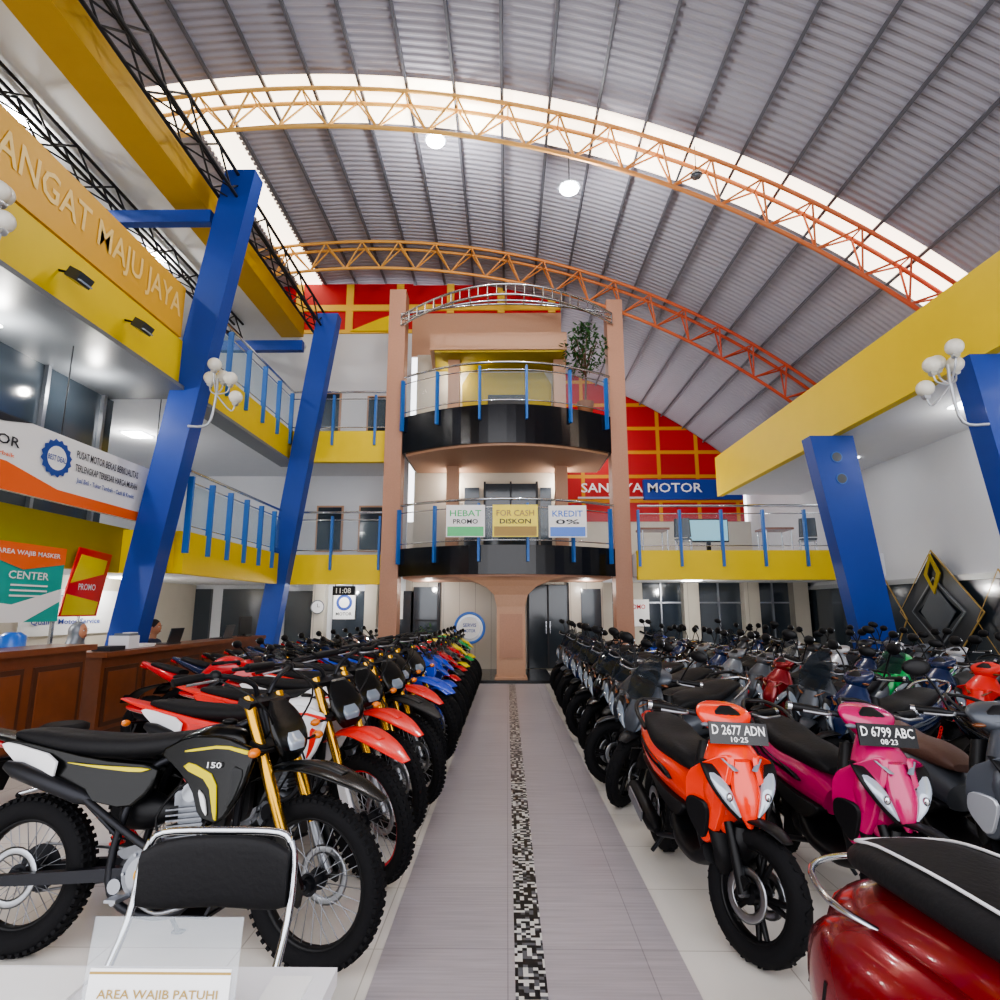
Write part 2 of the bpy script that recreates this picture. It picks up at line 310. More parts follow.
    for sg in (1,-1):
        y=sg*.1
        b.tube([(.37,y,1.11),(.555,y,.68)],.026,'fork',14); b.tube([(.55,y,.69),(.61,y,.55)],.024,'fork',12); b.tube([(.61,y,.55),(.7,y,.34)],[.024,.026],'alu',12)
        q=[(.6,.14,.56),(.66,.14,.58),(.745,.14,.37),(.73,.14,.3),(.67,.14,.32)]
        b.add([Vector((p[0],sg*p[1],p[2])) for p in q]+[Vector((p[0],sg*(p[1]-.02),p[2])) for p in q],[(0,1,2,3,4),(9,8,7,6,5),(0,1,6,5),(1,2,7,6),(2,3,8,7),(3,4,9,8),(4,0,5,9)],'p2',False)
        b.smt([(.37,sg*.04,1.11),(.375,sg*.07,1.16),(.35,sg*.16,1.2),(.3,sg*.28,1.215),(.26,sg*.41,1.2)],.012,'darkmetal',8)
        b.tube([(.295,sg*.29,1.214),(.257,sg*.415,1.2)],.018,'black',10)
        b.smt([(.31,sg*.25,1.205),(.36,sg*.28,1.2),(.33,sg*.41,1.19)],.006,'alu',6); b.ell((.31,sg*.24,1.215),(.03,.025,.025),'black',10,6)
        b.tube([(.55,sg*.12,.9),(.53,sg*.2,.9)],.007,'black',6); b.ell((.53,sg*.215,.9),(.025,.03,.02),'amber',10,6)
        b.smt([(.33,sg*.25,1.2),(.5,sg*.2,1.12),(.52,sg*.1,1.0),(.42,sg*.05,.9)],.005,'black',5)
    b.tube([(.34,-.17,1.235),(.34,.17,1.235)],.009,'darkmetal',6); b.tube([(.34,-.08,1.235),(.34,.08,1.235)],.022,'black',8)
    b.box((.385,0,1.085),(.07,.27,.03),'darkmetal',Matrix.Rotation(.4,3,'Y')); b.box((.465,0,.9),(.08,.27,.035),'darkmetal',Matrix.Rotation(.4,3,'Y')); b.tube([(.36,0,1.1),(.45,0,.88)],.03,'darkmetal',10)
    b.body([(.455,1.09,.05,.012,62),(.495,1.03,.095,.022,66),(.535,.95,.11,.03,72),(.555,.88,.09,.025,82),(.55,.83,.05,.012,90)],'mask',20,3)
    b.body([(.55,.955,.04,.012,72),(.575,.915,.055,.016,76),(.58,.88,.045,.012,85)],'lens',14,3)
    b.body([(.34,.72,.05,.006,28),(.5,.79,.085,.012,14),(.68,.81,.1,.014,-3),(.88,.765,.08,.012,-16),(1.04,.7,.03,.004,-22)],'p1',20,2)
    b.body([(.36,.735,.02,.006,28),(.5,.8,.03,.014,14),(.68,.822,.035,.012,-3),(.84,.79,.025,.008,-14)],'facc',12,2)
    spoke_wheel(b,.7,.345,.345,.046,True,side=1)
    b.smt([(.42,.1,1.0),(.5,.16,.8),(.66,.12,.4)],.005,'black',5)
    b.xf(st,steerM((.7-.035,0,.345),(.34,0,1.1),steer))
    return b.mesh(name)
D('fork','#c99a3a',.22,metal=.9)
# ---------------------------------------------------------------- sport bike
def sport_bike(name,steer):
    b=MB()
    cast_wheel(b,-.68,.3,.3,.062)
    for sg in (1,-1):
        b.tube([(-.72,sg*.11,.3),(-.15,sg*.1,.38)],[.03,.04],'darkmetal',4,smooth=False)
        b.smt([(.33,sg*.04,.86),(.1,sg*.13,.72),(-.1,sg*.13,.55),(-.15,sg*.12,.35)],.026,'darkmetal',8)
        b.tube([(-.15,sg*.1,.33),(-.15,sg*.22,.35)],.011,'alu',6)
    b.body([(-.14,.38,.1,.08),(.02,.38,.14,.14),(.2,.37,.13,.13),(.3,.36,.08,.08)],'engine')
    for i in range(7): b.box((.2+i*.006,0,.5+i*.022),(.16,.18,.007),'engine')
    b.box((.2,0,.56),(.12,.14,.18),'darkmetal')
    for sg in (1,-1): b.cy((.02,sg*.145,.38),.09,.04,'darkmetal',22)
    b.smt([(.3,-.05,.5),(.36,-.08,.35),(.2,-.1,.22),(-.1,-.13,.24),(-.3,-.15,.3)],.022,'alu',8); b.tube([(-.28,-.15,.3),(-.34,-.16,.32),(-.66,-.19,.44),(-.7,-.19,.45)],[.025,.055,.06,.035],'darkmetal',12)
    b.shell([(.62,.13,.9),(.42,.2,.9),(.3,.22,.76),(.1,.2,.6),(.18,.19,.42),(.3,.16,.32),(.42,.17,.42),(.5,.19,.62),(.64,.15,.76)],.03,'p1',cut=1)
    b.shell([(.3,.175,.3),(.02,.16,.24),(-.05,.15,.3),(.1,.2,.44),(.25,.19,.42)],.02,'black',cut=1)
    b.shell([(.56,.178,.82),(.36,.226,.8),(.2,.214,.64),(.3,.222,.64),(.46,.21,.72)],.012,'acc',cut=1)
    b.body([(.38,.88,.07,.05,20),(.28,.92,.12,.09,10),(.1,.9,.15,.11),(-.06,.82,.12,.08,-10),(-.14,.77,.07,.04)],'p1')
    b.body([(-.08,.79,.08,.03),(-.2,.78,.12,.035),(-.38,.79,.13,.035)],'seat'); b.body([(-.36,.84,.08,.03,-10),(-.5,.87,.1,.035,-12),(-.72,.92,.07,.025,-12)],'seat')
    b.body([(-.1,.7,.1,.06),(-.35,.76,.13,.06,-5),(-.6,.84,.1,.05,-12),(-.86,.93,.04,.02,-15)],'p1'); b.body([(-.8,.88,.04,.02),(-.88,.9,.035,.02)],'tail',10)
    b.body([(-.55,.72,.07,.01,-10),(-.8,.66,.09,.01,30),(-.95,.56,.08,.01,40)],'black',12); b.box((-.95,0,.56),(.008,.22,.09),'black',Matrix.Rotation(.5,3,'Y'))
    b.tube([(-.1,.12,.28),(-.05,.27,.035)],.012,'darkmetal',6)
    b.body([(.36,.93,.12,.05,30),(.5,.92,.16,.09,40),(.62,.86,.14,.09,55),(.7,.78,.07,.05,70)],'p1',20,2.6)
    for sg in (1,-1): b.body([(.56,.83,.03,.025,50,sg*.1),(.65,.82,.035,.025,55,sg*.07),(.7,.8,.02,.015,60,sg*.05)],'lens',10)
    b.body([(.52,.95,.11,.012,45),(.44,1.04,.1,.01,50),(.34,1.1,.06,.006,40)],'screen',14,2)
    for sg in (1,-1):
        b.smt([(.5,sg*.13,.98),(.46,sg*.22,1.06),(.44,sg*.27,1.1)],.009,'black',6); b.ell((.43,sg*.31,1.12),(.02,.075,.04),'black',12,8)
        b.ell((.412,sg*.31,1.12),(.006,.065,.032),'chrome',12,6)
    st=len(b.v)
    for sg in (1,-1):
        b.tube([(.4,sg*.1,.96),(.52,sg*.1,.66)],.022,'fork',10); b.tube([(.51,sg*.1,.67),(.68,sg*.1,.3)],.028,'darkmetal',10)
        b.tube([(.39,sg*.11,.98),(.3,sg*.34,.98)],.014,'darkmetal',8); b.tube([(.33,sg*.25,.98),(.295,sg*.36,.98)],.019,'black',8)
    b.box((.4,0,.96),(.06,.26,.03),'darkmetal')
    b.body([(.5,.52,.06,.01,55),(.58,.62,.075,.014,30),(.7,.64,.075,.014,-5),(.82,.58,.06,.008,-35)],'p1',16,2)
    cast_wheel(b,.68,.3,.3,.052)
    b.xf(st,steerM((.65,0,.3),(.38,0,1.0),steer))
    return b.mesh(name)
# ---------------------------------------------------------------- scooter
def scooter(name,steer,maxi=False,plate=None,mir=True):
    b=MB(); W=1.2 if maxi else (.9 if plate else 1.0); Z=.05 if maxi else 0
    cast_wheel(b,-.62,.265,.265,.05)
    b.body([(-.05,.3,.08,.05),(-.2,.3,.1,.07),(-.4,.29,.08,.07,0,.06),(-.65,.27,.05,.07,0,.1)],'darkmetal'); b.cy((-.62,.11,.27),.1,.05,'darkmetal',20); b.cy((-.28,.13,.3),.075,.04,'engine',20)
    b.tube([(-.1,-.08,.25),(-.3,-.14,.2)],.015,'darkmetal',8); b.tube([(-.28,-.15,.22),(-.34,-.15,.24),(-.7,-.16,.34),(-.75,-.16,.35)],[.02,.05,.055,.03],'black',12); b.box((-.52,-.21,.3),(.28,.01,.06),'alu',Matrix.Rotation(.27,3,'Y'))
    for i in range(8): b.torus((-.6-.012*i+.04,.12,.34+.025*i),.022,.005,'redp' if not maxi else 'alu',8,5)
    b.body([(.08,.5,.09*W,.08,-20),(-.08,.56,.15*W,.12,-10),(-.3,.6,.19*W,.11,-8),(-.55,.66,.17*W,.1,-10),(-.75,.73,.11*W,.06,-14),(-.9,.78,.04*W,.02,-16)],'p1',24,2.5)
    b.shell([(.1,.13*W,.46),(-.1,.185*W,.5),(-.45,.195*W,.57),(-.6,.16*W,.6),(-.3,.15*W,.42),(-.05,.13*W,.36)],.06,'black')
    b.shell([(-.02,.175*W,.56),(-.35,.205*W,.62),(-.62,.17*W,.7),(-.4,.202*W,.66),(-.1,.18*W,.6)],.02,'acc',cut=1)
    b.body([(-.8,.72,.07,.03,-10),(-.9,.76,.06,.025,-14),(-.93,.765,.04,.015)],'tail',12)
    b.body([(.1,.655+Z,.06,.02,10),(.03,.68+Z,.1,.05,10),(-.12,.7+Z,.135,.06),(-.32,.71+Z,.15,.06,-3),(-.5,.76+Z,.14,.05,-12),(-.68,.79+Z,.1,.035,-6),(-.76,.79+Z,.06,.015)],'seatm',20,2.8)
    b.smt([(-.55,.13,.74),(-.72,.14,.83),(-.88,.07,.87),(-.9,0,.87),(-.88,-.07,.87),(-.72,-.14,.83),(-.55,-.13,.74)],.013,'grab',8)
    b.body([(-.72,.62,.06,.01,20),(-.88,.52,.08,.01,40),(-.97,.4,.08,.008,50)],'black',12); b.box((-.93,0,.5),(.01,.25,.1),'black',Matrix.Rotation(.5,3,'Y'))
    b.body([(-.12,.36,.12,.06),(.05,.3,.16,.035),(.3,.3,.17,.035),(.42,.36,.15,.05,30)],'black',18,4)
    if maxi: b.body([(.0,.45,.08,.1),(.2,.42,.07,.1),(.4,.5,.08,.12)],'black',16,3)
    b.body([(.36,.34,.15*W,.03,80),(.37,.5,.19*W,.035,88),(.34,.7,.17*W,.04,95),(.3,.84,.12*W,.03,100)],'black',20,3)
    b.body([(.475,.43,.05*W,.03,70),(.475,.5,.11*W,.045,72),(.465,.6,.165*W,.06,76),(.46,.7,.18*W,.085,80),(.43,.8,.145*W,.08,95),(.38,.9,.08*W,.045,110)],'p1',28,2.1,5)
    b.shell([(.56,.07*W,.84),(.5,.19*W,.79),(.4,.245*W,.72),(.36,.23*W,.54),(.42,.16*W,.38),(.5,.13*W,.5),(.56,.12*W,.66)],.03,'p1')
    b.shell([(.5,.175*W,.6),(.4,.245*W,.62),(.375,.235*W,.52),(.43,.17*W,.4)],.018,'acc')
    b.body([(.6,.53,.015,.012,70),(.59,.59,.05*W,.03,72),(.57,.68,.075*W,.04,75),(.52,.8,.055*W,.035,85)],'p1',20,2)
    for sg in (1,-1):
        b.body([(.58,.56,.012,.012,70,sg*.045*W),(.572,.62,.034,.02,72,sg*.085*W),(.545,.7,.05,.025,75,sg*.125*W),(.5,.765,.04,.016,80,sg*.155*W),(.47,.79,.015,.008,80,sg*.18*W)],'black',14,2.2)
        b.body([(.595,.575,.007,.01,70,sg*.048*W),(.588,.625,.024,.02,72,sg*.085*W),(.562,.69,.036,.025,75,sg*.12*W),(.515,.75,.026,.014,80,sg*.155*W),(.49,.77,.01,.008,80,sg*.17*W)],'lens',14,2.2)
        b.ell((.6,sg*.1*W,.655),(.012,.016,.02),'chrome',10,6)
        b.body([(.575,.765,.014,.01,72,sg*.05*W),(.535,.81,.012,.008,80,sg*.1*W)],'amber',8,2.2)
    b.body([(.545,.4,.05,.03,70),(.56,.46,.065,.03,75),(.55,.52,.05,.02,75)],'black',12)
    b.body([(.44,.3,.1,.05,70),(.47,.38,.12,.05,70),(.46,.48,.14,.04,75)],'black',14,3)
    if maxi: b.body([(.53,.82,.12,.01,60),(.46,.95,.14,.01,65),(.38,1.07,.1,.008,60),(.34,1.12,.05,.006)],'screen',16,2.3)
    b.tube([(-.3,.1,.28),(-.22,.25,.035)],.011,'darkmetal',6)
    for sg in (1,-1): b.tube([(-.33,sg*.08,.2),(-.38,sg*.15,.08)],.012,'darkmetal',6)
    st=len(b.v)
    for sg in (1,-1):
        b.tube([(.5,sg*.075,.52),(.62,sg*.078,.265)],[.02,.026],'black',10); b.box((.615,sg*.085,.29),(.04,.02,.09),'black',Matrix.Rotation(.4,3,'Y'))
    b.tube([(.36,0,.85),(.5,0,.5)],.03,'darkmetal',10)
    b.body([(.46,.4,.05,.01,70),(.5,.5,.06,.014,45),(.58,.55,.066,.016,20),(.68,.55,.06,.014,-10),(.76,.52,.035,.008,-30)],'fend',16,2)
    cast_wheel(b,.62,.265,.265,.046)
    b.torus((.62,.065,.265),.08,.02,'disc',24,6,.003)
    b.xf(st,steerM((.6,0,.265),(.34,0,.95),steer)); st=len(b.v)
    b.body([(.37,.88,.06,.03,100),(.37,.93,.12,.045,100),(.35,.98,.15,.04,105),(.31,1.015,.12,.022,110),(.28,1.03,.06,.008,110)],'p1',24,2.1)
    b.body([(.27,.96,.11,.02,110),(.285,1.0,.1,.025,110)],'black',14)
    b.body([(.405,.945,.06,.008,100),(.385,.985,.075,.008,110),(.36,1.02,.03,.006,115)],'black',14,2)
    for sg in (1,-1):
        b.tube([(.33,sg*.12,.97),(.26,sg*.33,.99)],.014,'darkmetal',8); b.tube([(.29,sg*.22,.98),(.255,sg*.345,.99)],.02,'black',10); b.tube([(.255,sg*.345,.99),(.25,sg*.365,.992)],.022,'chrome',10)
        b.smt([(.31,sg*.18,.98),(.37,sg*.22,.975),(.33,sg*.33,.98)],.007,'alu',6)
        b.ell((.385,sg*.11,.93),(.02,.035,.012),'amber',10,6)
        if mir:
            b.smt([(.3,sg*.2,.99),(.29,sg*.24,1.1),(.3,sg*.29,1.18)],.007,'black',6); b.ell((.3,sg*.32,1.21),(.022,.07,.045),'black',12,8); b.ell((.282,sg*.32,1.21),(.008,.06,.036),'chrome',12,6)
    if plate:
        pr=Matrix.Rotation(-.25,3,'Y'); n=Vector((math.cos(.25),0,math.sin(.25))); up=Vector((-math.sin(.25),0,math.cos(.25))); c=Vector((.48,0,.91))
        b.box(c,(.006,.31,.1),'blackgloss',pr)
        b.text(plate[0],c+n*.0045+Vector((0,-.14,0))+up*-.008,(0,1,0),up,.28,.045,'platew')
        b.text(plate[1],c+n*.0045+Vector((0,-.045,0))+up*-.04,(0,1,0),up,.09,.024,'platew')
        b.tube([(.36,0,.92),(.475,0,.91)],.02,'black',6)
    b.xf(st,steerM((.6,0,.265),(.34,0,.95),steer*(.35 if plate else 1)))
    return b.mesh(name)
D('seatm','#151518',.55,bump=.2,scale=60,spec=.3); D('fend','#121215',.4,spec=.3); D('grab','#141417',.4)
# ---------------------------------------------------------------- retro scooter
def retro(name):
    b=MB()
    cast_wheel(b,-.6,.23,.23,.055); cast_wheel(b,.66,.23,.23,.055)
    b.body([(.02,.42,.12,.1,-20),(-.1,.5,.18,.18,-5),(-.3,.53,.22,.2),(-.55,.52,.22,.19,5),(-.75,.48,.17,.16,12),(-.9,.42,.08,.08,20)],'maroon',28,2.3)
    for sg in (1,-1):
        b.body([(.0,.42,.03,.08,0,sg*.18),(-.15,.43,.1,.17,0,sg*.2),(-.4,.43,.13,.2,0,sg*.22),(-.65,.42,.11,.18,0,sg*.2),(-.86,.4,.04,.08,0,sg*.14)],'maroon',28,2.1,6)
        for i in range(6): b.box((-.56-.03*i,sg*(.327-.013*i),.42),(.012,.02,.12-.008*i),'black',Matrix.Rotation(.25,3,'Y'))
    b.body([(-.86,.5,.05,.05,10),(-.92,.5,.045,.045,10)],'tail',14); b.torus((-.9,0,.5),.05,.006,'chrome',20,6)
    ss=[(.14,.7,.08,.02,0),(.1,.71,.12,.045,0),(.0,.735,.16,.06,0),(-.16,.75,.19,.065),(-.34,.765,.205,.065),(-.55,.765,.195,.06),(-.68,.745,.15,.05),(-.76,.72,.07,.02)]
    b.body(ss,'seat',30,2.4,4)
    pp=[]
    for sg in (1,-1):
        q=[(x,sg*w*.74,z+h*.88) for x,z,w,h,*_ in ss[1:-1]]; pp+= q if sg==1 else q[::-1]
    b.smt(pp,.005,'white',6,4,closed=True)
    b.smt([(-.5,.2,.62),(-.62,.26,.65),(-.8,.19,.67),(-.88,0,.67),(-.8,-.19,.67),(-.62,-.26,.65),(-.5,-.2,.62)],.01,'chrome',10)
    b.body([(-.1,.28,.18,.05),(.1,.25,.2,.03),(.35,.26,.2,.03),(.45,.32,.18,.05,40)],'maroon',18,4)
    b.body([(.44,.3,.2,.02,75),(.47,.5,.25,.025,82),(.42,.75,.24,.025,100),(.36,.92,.14,.03,105)],'maroon',22,2.6)
    b.body([(.4,.95,.1,.05,100),(.38,1.02,.16,.06,100),(.33,1.06,.1,.03,100)],'maroon',18,2.4)
    b.ell((.47,0,1.02),(.05,.075,.075),'lens'); b.torus((.45,0,1.0),.01,.01,'chrome',8,5)
    b.body([(.48,.36,.07,.03,40),(.58,.46,.09,.04,15),(.72,.45,.09,.04,-20),(.86,.34,.06,.02,-50)],'maroon',18,2.2)
    b.tube([(.38,0,.95),(.62,0,.24)],.028,'chrome',10)
    for sg in (1,-1): b.tube([(.36,sg*.14,1.03),(.28,sg*.36,1.04)],.018,'black',10)
    b.tube([(-.2,.15,.2),(-.12,.28,.035)],.012,'chrome',6)
    return b.mesh(name)
# ---------------------------------------------------------------- place vehicles
def place(me,name,fx,fy,head,axle,lean=-.12,over={},scale=1):
    h=math.radians(head); return inst(me,name,(fx-axle*scale*math.cos(h),fy-axle*scale*math.sin(h),0),(lean,0,h),over,scale)
dA=dirt_bike('dirt_bike_a',math.radians(-16)); dB=dirt_bike('dirt_bike_b',math.radians(-32))
place(dA,'dirt_bike',-.84,2.80,-5,.7)
dsty=[dict(p1='redp',p2='white',acc='redp',side='white',rim='red',facc='redp'),dict(p1='redp',p2='white',acc='redp',side='redp',facc='redp'),dict(p1='black',p2='blackgloss',acc='redp',side='white'),
      dict(p1='redp',p2='black',acc='redp',side='white',facc='redp'),dict(p1='blue',p2='blue',acc='white',side='blue',facc='blue')]
y=3.62
for i,sd in enumerate(dsty):
    sd=dict(sd); sd['lens']='lensd'
    place(dB,'dirt_bike',-.76+random.uniform(-.05,.05),y,-10,.7,over=sd); y+=.66
sA=sport_bike('sport_bike_a',math.radians(-25))
cols=[('blue','white'),('blue','white'),('red','black'),('dgrey','red'),('red','white'),('yellow','black'),('blackgloss','red'),('green','black'),('yellow','black'),('navy','white')]
for i in range(10):
    a,c=cols[i]
    if y>12.5: break
    place(sA,'sport_motorcycle',-.74,y,-12,.68,over=dict(p1=a,acc=c,fork='gold' if i%2 else 'alu',lens='lensd')); y+=.63
cols2=[('blackgloss','red'),('dgrey','white'),('red','black'),('blackgloss','dgrey'),('navy','white'),('red','white'),('blackgloss','blue')]
for i in range(9):
    a,c=random.choice(cols2); place(sA,'sport_motorcycle',-2.45+random.uniform(-.06,.06),6.3+i*.68,-10,.68,over=dict(p1=a,acc=c,lens='lensd'))
s1=scooter('scooter_a',math.radians(24),plate=('D 2677 ADN','10·25'),mir=False); s2=scooter('scooter_b',math.radians(20),plate=('D 6799 ABC','08·23'),mir=False)
s3=scooter('scooter_c',math.radians(-20)); s4=scooter('scooter_d',math.radians(15),maxi=True)
place(s1,'motor_scooter',1.08,2.92,-86,.62,lean=-.03,over=dict(p1='orange',acc='black',amber='lensd'))
place(s2,'motor_scooter',1.76,2.88,-87,.62,lean=-.04,over=dict(p1='pink',acc='black',amber='lensd'))
place(s3,'motor_scooter',2.45,2.95,-86,.62,lean=-.08,over=dict(p1='mgrey',acc='silver',seatm='brownseat',lens='lensd',amber='amberd'))
place(s3,'motor_scooter',3.3,3.2,-88,.62,lean=-.1,over=dict(p1='blackgloss',acc='dgrey'))
place(s3,'motor_scooter',4.1,3.2,-88,.62,lean=-.1,over=dict(p1='grey',acc='dgrey'))
rt=inst(retro('retro_scooter'),'retro_scooter',(1.27,1.38,0),(-.03,0,math.radians(-82)),{},1.0)
sc0=['blackgloss','mgrey','navy','blackgloss','dgrey','navy','blackgloss','mgrey']
sc=['blackgloss','mgrey','navy','blackgloss','dgrey','navy','grey','mgrey','silver','dgrey']
rowspec=[(.95,5.0,12,.61,213),(2.55,4.95,12,.64,213),(4.1,5.0,12,.64,213),(5.5,4.6,9,.66,213)]
for r,(x0,y0,n,dy,hd) in enumerate(rowspec):
    for i in range(n):
        col=random.choice(sc0) if r==0 else (random.choice(sc) if random.random()<.82 else random.choice(['red','white','maroon','silver','blue']))
        me=s4 if (r==0 and i%3!=1) or (r>0 and random.random()<.4) else s3
        if (r,i)==(0,0): col='mgrey'
        if (r,i)==(2,1): col='redp'
        if (r,i)==(2,3): col='green'
        yy=y0+i*dy; aa=random.choice(['black','dgrey','silver','grey']) if r else random.choice(['black','dgrey','mgrey']); j1=random.uniform(-.05,.05); j2=random.uniform(-4,4)
        if r==3 and abs(yy+.5-7.2)<.75: continue
        place(me,'motor_scooter',x0+j1,yy,hd+j2,.62,over=dict(p1=col,acc=aa,fend=col if i%2 else 'fend',lens='lensd',amber='amberd',grab='chrome' if i%3==0 else 'black'))
# ---------------------------------------------------------------- room shell
boxo('floor',-9.4,8.6,-4,20.3,-.1,0,'floor')
boxo('aisle_tile_runner',-.557,.76,-3,12.7,.0005,.004,'aisle')
boxo('mosaic_floor_strip',.03,.158,-3,12.7,.0045,.007,'mosaic')
CX,RR,CZ=-3.4,17.0,-6.4
def arc(X,R=RR): return CZ+math.sqrt(R*R-(X-CX)**2)
def roofpiece(x0,x1,y0,y1):
    b=MB(); nx=max(2,int((x1-x0)/.35)); prof=[]; y=y0; q=0
    while y<y1-.001:
        prof.append((y,0 if q%4 in(0,1) else .02)); y+=.034; q+=1
    prof.append((y1,0)); n=len(prof); vs=[];fs=[]
    for i in range(nx+1):
        X=x0+(x1-x0)*i/nx; a=math.asin((X-CX)/RR)
        for yy,dz in prof: vs.append((CX+(RR+dz)*math.sin(a),yy,CZ+(RR+dz)*math.cos(a)))
    for i in range(nx):
        for j in range(n-1): fs.append((i*n+j,i*n+j+1,(i+1)*n+j+1,(i+1)*n+j))
    b.add(vs,fs,'roof',False); return b
S0,S1=8.85,9.9
r=roofpiece(-9.4,8.6,-3,S0)
for args in ((-9.4,-5.8,S1,20.3),(-5.2,8.6,S1,20.3)):
    q=roofpiece(*args); o=len(r.v); r.v+=q.v; r.f+=[[a+o for a in f] for f in q.f]; r.m+=q.m; r.sm+=q.sm
r.obj('ceiling')
b=MB()
for k in range(-7,16):
    a=k*.84/RR; X=CX+(RR-.05)*math.sin(a); z=CZ+(RR-.05)*math.cos(a)
    if -9<X<8.5: b.box((X,8.6,z),(.045,23.2,.07),'purlin',Matrix.Rotation(a,3,'Y'))
b.obj('trim_roof_purlins')
b=MB()
def skp(x0,x1,y0,y1,n):
    vs=[]
    for i in range(n+1):
        X=x0+(x1-x0)*i/n; vs+=[(X,y0,arc(X)+.02),(X,y1,arc(X)+.02)]
    b.add(vs,[(2*i,2*i+1,2*i+3,2*i+2) for i in range(n)],'skylight',True)
skp(-9.3,8.6,S0-.03,S1+.03,40); skp(-5.85,-5.15,S1,20.2,2); b.obj('window_1')
def truss(name,Y,k,x0,x1,dep=.62):
    b=MB(); a0=math.asin((x0-CX)/RR); a1=math.asin((x1-CX)/RR); n=int((a1-a0)*RR/.45); n+=n%2
    def P(a,rr,y): return Vector((CX+rr*math.sin(a),y,CZ+rr*math.cos(a)))
    tp=RR-.14; bt=RR-.14-dep
    A=[a0+(a1-a0)*i/n for i in range(n+1)]
    for yy,rr in ((Y-.16,tp),(Y+.16,tp),(Y,bt)): b.tube([P(a,rr,yy) for a in A],.038,k,8)
    for i in range(n):
        c,d=(tp,bt) if i%2==0 else (bt,tp)
        for s in (-.16,.16):
            b.tube([P(A[i],c,Y+(s if c==tp else 0)),P(A[i+1],d,Y+(s if d==tp else 0))],.02,k,6)
        if i%2==0: b.tube([P(A[i],tp,Y-.16),P(A[i],tp,Y+.16)],.015,k,6)
    return b.obj(name)
truss('roof_truss',9.15,'truss1',-7.2,8.1); truss('roof_truss',13.6,'truss2',-7.2,8.1); truss('roof_truss',4.0,'truss1',-7.2,8.1)
boxo('wall_left',-9.4,-9.2,-3,20.3,0,9.8,'wallw'); boxo('wall_right',8.2,8.4,-3,20.3,0,6.0,'wallw')
boxo('wall_back_lower',-9.2,8.2,20.1,20.3,0,4.4,'wallcream')
b=MB(); pts=[(x,arc(x)) for x in [1.0+i*.5 for i in range(15)]]; b.prism([(1.0,4.4)]+pts+[(8.0,4.4)],'y',20.05,20.2,'redgrid2')
b.obj('wall_back_upper')
# ---- left wing
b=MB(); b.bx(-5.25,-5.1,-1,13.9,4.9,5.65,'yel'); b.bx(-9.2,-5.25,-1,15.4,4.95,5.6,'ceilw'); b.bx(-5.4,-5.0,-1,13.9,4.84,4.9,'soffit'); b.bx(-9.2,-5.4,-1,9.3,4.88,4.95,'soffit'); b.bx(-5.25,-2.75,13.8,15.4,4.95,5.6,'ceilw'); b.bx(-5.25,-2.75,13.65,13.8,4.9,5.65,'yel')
b.bx(-9.2,-5.25,-1,15.4,5.6,5.62,'wallcream')
b.obj('balcony_slab')
b=MB(); b.bx(-5.25,-5.1,9.4,13.8,2.05,2.72,'yel'); b.bx(-9.2,-5.25,9.4,15.4,2.1,2.7,'ceilw'); b.bx(-5.25,-2.75,13.65,13.8,2.05,2.72,'yel'); b.bx(-5.25,-2.75,13.8,15.4,2.1,2.7,'ceilw'); b.bx(-6.15,-6.0,-1,9.4,2.05,2.75,'yeld'); b.bx(-9.2,-6.15,-1,9.4,2.1,2.7,'ceilw'); b.bx(-6.15,-5.25,9.25,9.4,2.05,2.72,'yel'); b.obj('balcony_slab')
b=MB(); b.bx(-6.6,-6.5,-1,9.4,2.75,4.88,'darkglass')
for i in range(9): b.bx(-6.5,-6.44,-.5+i*1.2,-.44+i*1.2,2.75,4.88,'alu')
b.bx(-6.5,-6.44,-1,9.4,3.9,3.96,'alu')
b.obj('window_2')
b=MB(); b.bx(-5.14,-5.08,-1,8.7,5.67,6.5,'orangeban'); b.text('SEMANGAT MAJU JAYA',(-5.07,4.5,5.85),(0,1,0),(0,0,1),4.1,.46,'cream'); b.obj('lettering_banner')
b=MB(); b.bx(-8.6,-8.5,-1,15.3,5.65,6.6,'wallw'); b.bx(-8.6,-8.5,-1,15.3,7.6,8.5,'wallw')
for i in range(12): b.bx(-8.6,-8.5,-.8+i*1.4,-.5+i*1.4,6.6,7.6,'wallw')
b.bx(-8.62,-8.58,-1,15.3,6.6,7.6,'darkglass'); b.obj('wall_upper_left')
b=MB(); b.bx(-9.2,-5.5,-1,15.4,8.55,8.65,'ceilw'); b.bx(-5.6,-5.05,-1,13.9,8.15,8.6,'yelg'); b.obj('trim_left_beam')
def ltruss(X,z0,z1,y0,y1,name,w=.22):
    b=MB(); n=int((y1-y0)/.45)
    for x in (X-w/2,X+w/2):
        for z in (z0,z1): b.tube([(x,y0,z),(x,y1,z)],.028,'steelblk',6)
        for i in range(n):
            a=y0+(y1-y0)*i/n; c=y0+(y1-y0)*(i+1)/n
            b.tube([(x,a,z0 if i%2 else z1),(x,c,z1 if i%2 else z0)],.016,'steelblk',6)
    for i in range(n):
        a=y0+(y1-y0)*i/n; c=y0+(y1-y0)*(i+1)/n; b.tube([(X-w/2,a,z0),(X+w/2,c,z0)],.014,'steelblk',6)
    b.obj(name)
ltruss(-4.6,8.2,8.6,-1,14.5,'wall_truss',.3); ltruss(-6.7,8.15,8.5,-1,13.9,'wall_truss')
